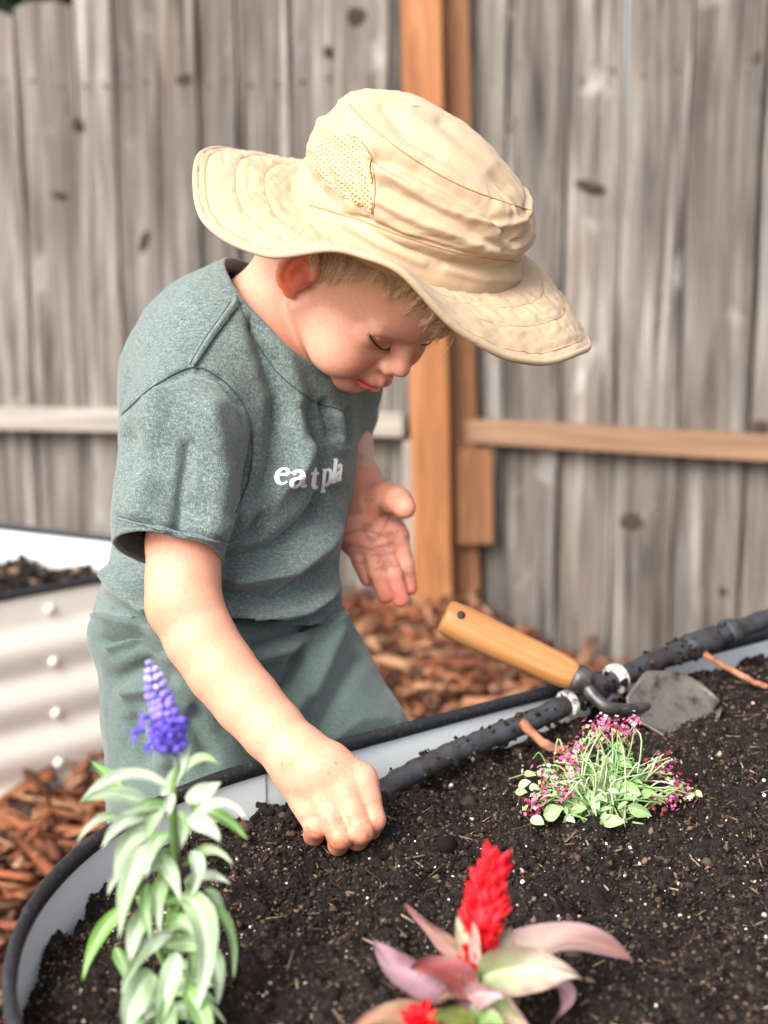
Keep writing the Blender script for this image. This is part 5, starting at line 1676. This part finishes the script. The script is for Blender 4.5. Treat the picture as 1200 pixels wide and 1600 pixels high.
SL = [((252, 1242, .80), (278, 1215, .80), (298, 1163, .80), 30, .3, WH_, WH_), ((278, 1222, .80), (308, 1160, .80), (349, 1201, .79), 27, .5, WH_, GR_), ((262, 1230, .80), (190, 1178, .80), (122, 1258, .78), 32, .4, WH_, WH_), ((190, 1228, .83), (170, 1215, .83), (142, 1188, .83), 30, 0, GR_, GR_),
      ((236, 1262, .79), (180, 1225, .78), (128, 1252, .77), 40, .3, WH_, MID), ((205, 1280, .79), (150, 1262, .78), (119, 1318, .77), 22, .5, MID, WH_), ((245, 1275, .785), (190, 1262, .77), (158, 1328, .76), 34, .2, WH_, WH_), ((290, 1250, .80), (318, 1240, .80), (346, 1222, .80), 42, .4, WH_, WH_),
      ((298, 1282, .79), (345, 1232, .78), (383, 1277, .77), 28, .4, WH_, WH_), ((325, 1268, .80), (352, 1272, .80), (387, 1312, .79), 28, .3, GR_, GR_), ((292, 1282, .78), (330, 1280, .77), (343, 1316, .765), 40, .2, WH_, WH_), ((288, 1352, .79), (330, 1300, .78), (364, 1352, .775), 24, .5, GR_, WH_),
      ((288, 1378, .79), (325, 1352, .785), (361, 1382, .78), 24, .4, WH_, WH_), ((240, 1300, .78), (195, 1295, .77), (178, 1372, .765), 42, .1, WH_, MID), ((238, 1322, .77), (195, 1350, .76), (186, 1470, .755), 50, .1, WH_, MID), ((262, 1302, .77), (235, 1310, .76), (228, 1372, .755), 32, .2, GR_, WH_),
      ((200, 1418, .79), (150, 1440, .78), (128, 1536, .77), 34, .4, GR_, GR_), ((232, 1420, .77), (205, 1450, .76), (205, 1512, .755), 44, .2, MID, WH_), ((285, 1400, .77), (345, 1420, .755), (308, 1578, .75), 62, .1, MID, WH_), ((330, 1412, .79), (372, 1440, .785), (365, 1528, .78), 24, .4, GR_, MID),
      ((270, 1460, .77), (220, 1460, .76), (190, 1552, .75), 40, .2, WH_, MID), ((278, 1490, .765), (262, 1530, .75), (248, 1610, .745), 48, .1, WH_, MID), ((300, 1480, .78), (305, 1540, .77), (292, 1612, .76), 34, .3, GR_, MID), ((240, 1520, .765), (205, 1545, .75), (196, 1625, .74), 64, .1, MID, WH_), ((290, 1545, .76), (315, 1570, .75), (330, 1640, .745), 50, .2, GR_, MID),
      ((258, 1370, .775), (240, 1390, .765), (250, 1455, .76), 34, .2, GR_, WH_), ((300, 1330, .78), (318, 1350, .77), (300, 1400, .765), 34, .2, WH_, WH_), ((250, 1340, .775), (270, 1352, .765), (282, 1410, .76), 36, .3, MID, WH_), ((210, 1330, .785), (180, 1350, .78), (168, 1400, .78), 26, .4, WH_, WH_), ((320, 1390, .79), (345, 1400, .79), (352, 1450, .79), 26, .4, MID, WH_),
      ((255, 1262, .785), (240, 1272, .775), (232, 1310, .77), 30, .3, WH_, GR_), ((280, 1270, .785), (292, 1290, .775), (280, 1330, .77), 26, .5, GR_, WH_), ((270, 1240, .79), (262, 1255, .785), (258, 1290, .78), 24, .2, WH_, WH_), ((225, 1250, .80), (215, 1240, .79), (196, 1268, .785), 26, .3, MID, WH_), ((262, 1560, .75), (262, 1600, .745), (240, 1660, .74), 50, .1, MID, MID), ((300, 1250, .81), (310, 1262, .81), (330, 1290, .81), 30, .3, GR_, MID),
      ((180, 1480, .80), (190, 1500, .80), (215, 1560, .79), 30, .4, GR_, MID), ((330, 1480, .78), (345, 1510, .775), (340, 1570, .77), 34, .3, MID, WH_), ((230, 1380, .775), (222, 1410, .765), (236, 1470, .76), 30, .4, GR_, MID)]
for (b, c, t, w, ro, k0, k1) in SL:
    leaf(sal, b, c, t, w * .68, ro * random.choice((-1, 1)) + random.uniform(-.25, .25), c0=k0, c1=k1, cm=lin(226, 236, 222), fold_=.42, wav=.09, shape=.41, ruf=.02)
for k in range(26):
    y = random.uniform(1255, 1600); x0_ = 266 + random.uniform(-10, 10); sgn = random.choice((-1, 1)); ln = random.uniform(45, 85); d0 = .79 + random.uniform(-.015, .02)
    leaf(sal, (x0_, y, d0), (x0_ + sgn * ln * .55, y - random.uniform(5, 30), d0 - .01), (x0_ + sgn * ln, y + random.uniform(5, 60), d0 - .02), random.uniform(12, 24), random.uniform(-.7, .7), c0=random.choice((WH_, GR_, MID)), c1=random.choice((WH_, MID)), cm=lin(214, 224, 208), fold_=.45, wav=.08, shape=.42)
# flower spike: whorls of woolly buds, open flowers below
spk = empty('flower_spike', P(258, 1130, .80)); spk.parent = sal; spk.matrix_parent_inverse = sal.matrix_basis.inverted()
def petal_mat(name, c, sp=.5):
    m = Mat(name, .75, .2); m.color(m.ramp(m.noise(m.coord(), 500, 3), [(.35, c), (.7, tuple(min(1, x * 1.25 + .06) for x in c[:3]) + (1,))])); m.b.inputs['Sheen Weight'].default_value = .15; return m.m
PM = [petal_mat('bud_pale', lin(158, 150, 204)), petal_mat('bud_lilac', lin(116, 100, 190)), petal_mat('bud_violet', lin(86, 68, 180)), petal_mat('petal_violet', lin(78, 54, 184))]
bm = bmesh.new(); bmesh.ops.create_icosphere(bm, subdivisions=2, radius=1)
for v_ in bm.verts: v_.co = Vector((v_.co.x * (1 + .25 * v_.co.z), v_.co.y * (1 + .25 * v_.co.z), v_.co.z * 1.75)) * (1 + random.uniform(-.08, .08))
bud_me = []
for mt in PM[:3]:
    me = bpy.data.meshes.new('floret'); bm.to_mesh(me); me.materials.append(mt)
    for p_ in me.polygons: p_.use_smooth = True
    bud_me.append(me)
bm.free()
ax_s = spline([P(268, 1168, .80), P(258, 1120, .80), P(246, 1078, .80), P(233, 1032, .80)], 60)


def child_at(me, name, loc, direction, size, parent, roll=0):
    o = bpy.data.objects.new(name, me); link(o)
    q_ = V(direction).to_track_quat('Z', 'Y').to_matrix().to_4x4()
    o.matrix_world = Matrix.Translation(V(loc)) @ q_ @ Matrix.Rotation(roll, 4, 'Z') @ Matrix.Diagonal((*(np.ones(3) * size), 1))
    o.parent = parent
    o.matrix_parent_inverse = (parent.parent.matrix_basis @ parent.matrix_basis).inverted() if False else Matrix.Identity(4)
    return o


bpy.context.view_layer.update()


def reparent(o, parent):
    mw = o.matrix_world.copy(); o.parent = parent; o.matrix_parent_inverse = parent.matrix_world.inverted(); o.matrix_basis = mw


for k in range(12):
    u = k / 11; i = int(u * 58); c = ax_s[i]; tg = nrm(ax_s[min(i + 1, 59)] - ax_s[max(i - 1, 0)])
    e1 = nrm(np.cross(tg, [0, 1, .1])); e2 = np.cross(tg, e1)
    rad = .0044 * (1 - u) ** .5 + .0012; nfl = 9 if u < .5 else (7 if u < .85 else 5)
    for j in range(nfl):
        a = 2 * math.pi * (j + .5 * (k % 2)) / nfl + random.uniform(-.15, .15)
        dr = e1 * math.cos(a) + e2 * math.sin(a)
        me = bud_me[0 if u + random.uniform(-.12, .12) > .80 else (1 if u + random.uniform(-.12, .12) > .34 else 2)]
        o = child_at(me, 'floret', c + dr * rad * random.uniform(.85, 1.25) + tg * random.uniform(-.0008, .0008), dr + tg * .6, (.0018 * (1 - u) ** .5 + .0009) * random.uniform(.85, 1.15), None)
        reparent(o, spk)
# open two-lipped flowers at the bottom of the spike
mb = MB()
mb.tube([(0, 0, 0), (0, 0, .3), (0, 0, .75), (0, 0, 1.0)], [.14, .17, .24, .30], 9, True)
for a, l_, w_, dz in ((-1.57, 1.0, .62, .35), (-2.3, .75, .45, .3), (-.85, .75, .45, .3), (1.57, .62, .40, .75)):
    vs = []
    for i in range(7):
        u = i / 6
        for j in range(5):
            v_ = (j - 2) / 2 * w_ * .5 * math.sin(math.pi * (u * .85 + .12))
            r_ = .2 + l_ * u; z_ = .85 + dz * math.sin(u * 1.9) - (.5 * u * u if a < 0 else 0)
            vs.append((math.cos(a) * r_ - math.sin(a) * v_, math.sin(a) * r_ + math.cos(a) * v_, z_))
    mb.add(vs, [(i * 5 + j, i * 5 + j + 1, (i + 1) * 5 + j + 1, (i + 1) * 5 + j) for i in range(6) for j in range(4)])
fo = mb.build('floret', PM[3]); fme = fo.data; bpy.data.objects.remove(fo)
for (x, y, d, dx, dy, dz, s) in [(250, 1152, .795, .2, -.8, -.1, .0068), (226, 1142, .795, -.9, -.4, .1, .0070), (272, 1126, .795, .95, -.35, .2, .0076), (262, 1142, .792, .5, -.9, -.2, .0068), (240, 1158, .797, -.6, -.7, -.3, .0060), (236, 1120, .795, -.6, -.7, .2, .0060), (256, 1124, .79, .15, -1, .1, .0060), (268, 1158, .797, .7, -.5, -.4, .0058), (244, 1136, .79, -.2, -1, 0, .0060)]:
    o = child_at(fme, 'floret', P(x, y, d), np.array([dx, dy, dz]), s, None, random.uniform(-.4, .4)); reparent(o, spk)

# --- red celosia
cel = empty('celosia_plant', P(735, 1640, .785)); cel.location.z = soil_z(cel.location.x, cel.location.y)
tag(cel, 'red plumed celosia with pink and green leaves in the foreground', 'plant')
LIL, PNK, GRN, DKR, BRN = lin(166, 132, 152), lin(176, 130, 132), lin(142, 166, 104), lin(128, 44, 56), lin(112, 78, 70)
mb = MB(); mb.tube(spline([np.array(cel.location) - UB * .02, P(738, 1600, .785), P(742, 1520, .785), P(750, 1440, .785), P(772, 1345, .79)], 24), np.linspace(.0034, .0018, 24), 9, True, np.array(lin(170, 150, 92)[:3])); mb.build('stem', M['leaf'], cel)
mb = MB(); mb.tube(spline([P(735, 1620, .785), P(690, 1610, .765), P(662, 1600, .755)], 10), .0022, 8, True, np.array(lin(170, 120, 92)[:3])); mb.build('stem', M['leaf'], cel)
CL = [((775, 1520, .785), (870, 1425, .79), (992, 1502, .80), 66, .5, lin(204, 190, 176), lin(140, 84, 78), PNK), ((752, 1528, .775), (830, 1500, .76), (908, 1530, .765), 78, .1, GRN, lin(214, 196, 190), lin(220, 226, 196)), ((865, 1535, .79), (905, 1545, .785), (862, 1600, .77), 30, .5, LIL, lin(160, 110, 120), PNK),
      ((722, 1492, .79), (690, 1470, .80), (632, 1412, .815), 30, .4, lin(166, 134, 112), lin(126, 74, 84), BRN), ((700, 1545, .775), (632, 1545, .765), (580, 1464, .775), 62, .3, lin(206, 160, 178), LIL, PNK), ((738, 1552, .77), (690, 1500, .765), (640, 1512, .76), 52, .3, lin(176, 84, 90), DKR, lin(120, 40, 52)), ((720, 1520, .78), (680, 1500, .77), (650, 1530, .765), 26, .4, PNK, lin(190, 110, 96), GRN),
      ((735, 1500, .78), (722, 1470, .775), (714, 1428, .78), 26, .2, lin(206, 214, 172), lin(186, 176, 150), PNK), ((742, 1505, .775), (748, 1475, .77), (738, 1440, .77), 22, .4, lin(214, 176, 168), lin(196, 170, 150), PNK), ((760, 1500, .79), (785, 1480, .79), (800, 1445, .795), 42, .3, GRN, lin(170, 160, 120), lin(200, 206, 160)), ((730, 1560, .765), (760, 1545, .755), (785, 1560, .75), 44, .2, PNK, lin(214, 170, 180), lin(230, 190, 196)),
      ((735, 1600, .765), (700, 1575, .75), (668, 1590, .745), 40, .3, lin(176, 186, 96), lin(150, 176, 92), GRN), ((745, 1600, .765), (750, 1580, .755), (790, 1600, .75), 44, .2, lin(120, 160, 84), lin(150, 186, 110), GRN), ((730, 1610, .765), (705, 1620, .755), (690, 1650, .75), 46, .2, lin(140, 170, 96), GRN, GRN), ((690, 1610, .76), (610, 1570, .75), (548, 1606, .745), 52, .3, lin(176, 156, 112), lin(166, 112, 100), PNK), ((680, 1570, .77), (655, 1560, .765), (640, 1590, .76), 30, .4, lin(160, 110, 84), lin(190, 130, 110), PNK), ((770, 1560, .77), (800, 1580, .76), (830, 1620, .755), 40, .3, lin(150, 176, 110), PNK, GRN)]
for (b, c, t, w, ro, k0, k1, km) in CL:
    leaf(cel, b, c, t, w * .95, ro * random.choice((-1, 1)), c0=k0, c1=k1, cm=km, ce=random.choice((lin(146, 98, 106), lin(122, 82, 80), lin(168, 128, 142))), nv=11, fold_=.6, wav=.14, shape=.33, nu=19)


def plume(pts, r0, n, parent):
    axp = spline(pts, 60); mb = MB()
    for k in range(n):
        u = random.random() ** .9; i = int(u * 58); c = axp[i]; tg = nrm(axp[min(i + 1, 59)] - axp[max(0, i - 1)])
        a = random.uniform(0, 2 * math.pi); e1 = nrm(np.cross(tg, [0, 1, .1])); e2 = np.cross(tg, e1); dr = e1 * math.cos(a) + e2 * math.sin(a)
        R0 = r0 * (math.sin(math.pi * min(1, u * .75 + .20)) ** .8) * (1 - .55 * max(0, u - .5)) * random.uniform(.3, 1.0)
        l_ = random.uniform(.005, .0115); p0 = c + dr * R0 * .6; p1 = p0 + (dr * .75 + tg * .85) * l_
        mid_ = (p0 + p1) / 2 + dr * .0008
        col = np.array(random.choice([lin(226, 12, 30), lin(205, 6, 26), lin(240, 40, 52), lin(170, 4, 22)])[:3])
        mb.tube([p0, mid_, p1], [.0010, .0015, .00012], 5, True, col)
    mb.tube(axp, np.interp(np.linspace(0, 1, 60), [0, .4, 1], [.5, .7, .15]) * r0, 10, True, np.array(lin(190, 6, 24)[:3]))
    return mb.build('plume', M['plume'], parent)


plume([P(746, 1512, .783), P(748, 1465, .783), P(758, 1420, .785), P(764, 1375, .788), P(776, 1342, .79)], .0118, 480, cel)
for k in range(9):
    a_ = random.uniform(0, 6.28); x_, y_ = 742 + 70 * math.cos(a_), 1560 + 40 * math.sin(a_)
    leaf(cel, (742, 1548, .775), ((742 + x_) / 2, (1548 + y_) / 2 - 14, .77), (x_, y_, .768), random.uniform(18, 30), random.uniform(-.8, .8), c0=random.choice((GRN, DKR, lin(130, 150, 86))), c1=random.choice((DKR, GRN, LIL)), cm=PNK, ce=lin(130, 70, 80), fold_=.5, wav=.1, shape=.34)
plume([P(664, 1640, .755), P(660, 1612, .752), P(655, 1592, .75)], .009, 160, cel)

# --- pink alyssum-like plant by the trowel
aly = empty('flowering_plant', P(930, 1280, 1.075)); aly.location.z = soil_z(aly.location.x, aly.location.y)
tag(aly, 'low trailing plant with thin stems and tiny pink flowers by the trowel', 'plant')
ab = np.array(aly.location)
HEADS = [(945, 1128, 1.10), (962, 1138, 1.10), (925, 1140, 1.10), (978, 1150, 1.105), (905, 1165, 1.095), (938, 1150, 1.09), (890, 1178, 1.09), (872, 1192, 1.085), (855, 1205, 1.08), (862, 1222, 1.07), (900, 1215, 1.07), (895, 1190, 1.075), (858, 1242, 1.06), (832, 1262, 1.055), (845, 1250, 1.05), (1022, 1200, 1.09), (1045, 1212, 1.09), (1062, 1228, 1.085), (1078, 1240, 1.08), (1050, 1248, 1.075), (1030, 1258, 1.07), (988, 1128, 1.11), (880, 1238, 1.05), (1040, 1190, 1.095)]
mb = MB(); hc = [P(*h_) for h_ in HEADS]
SG = [lin(180, 204, 150), lin(150, 188, 116), lin(206, 220, 184), lin(128, 168, 100)]
for h_ in hc:
    for _ in range(3):
        b_ = ab + np.array([random.gauss(0, .014), random.gauss(0, .012), 0]); mid_ = (b_ + h_) / 2 + np.array([random.gauss(0, .006), random.gauss(-.004, .006), random.uniform(.006, .02)])
        mb.tube(spline([b_, mid_, h_ + np.random.normal(0, .003, 3)], 9), np.linspace(.0009, .0005, 9), 5, False, np.array(random.choice(SG)[:3]))
for _ in range(230):
    x, y = min(1010, max(860, random.gauss(935, 42))), min(1285, max(1165, random.gauss(1232, 32))); d = 1.085 + (1232 - y) * .00035 + random.uniform(-.02, .012)
    p_ = P(x, y, d); q_ = p_ + np.random.normal(0, .012, 3) * np.array([1, .6, .7]); md_ = (p_ + q_) / 2 + np.random.normal(0, .005, 3) + UB * .004
    for v_ in (p_, md_, q_): v_[2] = max(v_[2], soil_z(v_[0], v_[1]) + .002)
    mb.tube(spline([p_, md_, q_], 8), np.linspace(.0008, .0004, 8), 4, False, np.array(random.choice(SG)[:3]))
o = mb.build('stems', M['leaf'], aly); o['kind'] = 'stuff'
LFS = [(865, 1270, 30, 26, -.4), (840, 1285, 22, 18, .3), (900, 1262, 34, 26, .1), (985, 1238, 34, 30, .2), (1000, 1268, 40, 24, .4), (960, 1285, 34, 22, 0), (975, 1192, 30, 18, .5), (820, 1225, 20, 12, -.3), (828, 1210, 20, 10, .2), (815, 1238, 18, 12, 0), (835, 1232, 18, 12, .4), (895, 1230, 30, 16, .9), (925, 1205, 26, 14, 1.2), (950, 1190, 26, 14, .6), (940, 1245, 26, 16, .8), (968, 1170, 26, 14, .9), (915, 1185, 24, 12, -.8), (1015, 1240, 28, 12, .2)]
for k in range(46): LFS.append((random.gauss(930, 46), random.gauss(1238, 30), random.uniform(12, 24), random.uniform(5, 10), random.uniform(-1.5, 1.5)))
for (x, y, l_, w, a) in LFS:
    d = 1.07 + (1232 - y) * .0004; dx, dy = math.cos(a) * l_ / 2, math.sin(a) * l_ / 2
    bb, tt_ = P(x - dx, y - dy + 2, d), P(x + dx, y + dy, d - .006); cc_ = P(x, y - 4, d - .006)
    for v_ in (bb, tt_, cc_): v_[2] = max(v_[2], soil_z(v_[0], v_[1]) + .003)
    v_, f_, cs = leaf_mesh(bb, cc_, tt_, w * d / FPX, random.uniform(-.6, .6), .25, random.choice(SG + [lin(186, 208, 176)]), random.choice(SG), lin(206, 220, 190), nu=7, nv=5)
    mesh_obj('leaf', v_, f_, M['leaf'], aly, True, cs)
for h_ in hc:
    mb = MB(); base_c = random.choice([lin(214, 76, 150), lin(196, 46, 120), lin(224, 110, 168), lin(176, 44, 84)])
    for _ in range(34):
        o_ = np.random.normal(0, .0048, 3); p_ = h_ + o_ * np.array([1, .8, .8]); n_ = nrm(o_ + np.array([0, -.002, .004])); e1 = nrm(np.cross(n_, [.3, .5, .2])); e2 = np.cross(n_, e1)
        c = np.array(random.choice([base_c, base_c, lin(222, 132, 180), lin(150, 30, 60), lin(232, 196, 206), lin(176, 200, 140)])[:3]); s = random.uniform(.0014, .0026)
        vs = [p_]; 
        for k in range(8): a = k * math.pi / 4; vs.append(p_ + (e1 * math.cos(a) + e2 * math.sin(a)) * s * (1 if k % 2 else .55) + n_ * s * .4)
        mb.add(vs, [(0, 1 + k, 1 + (k + 1) % 8) for k in range(8)], c)
    mb.build('flower_cluster', M['petal'], aly)
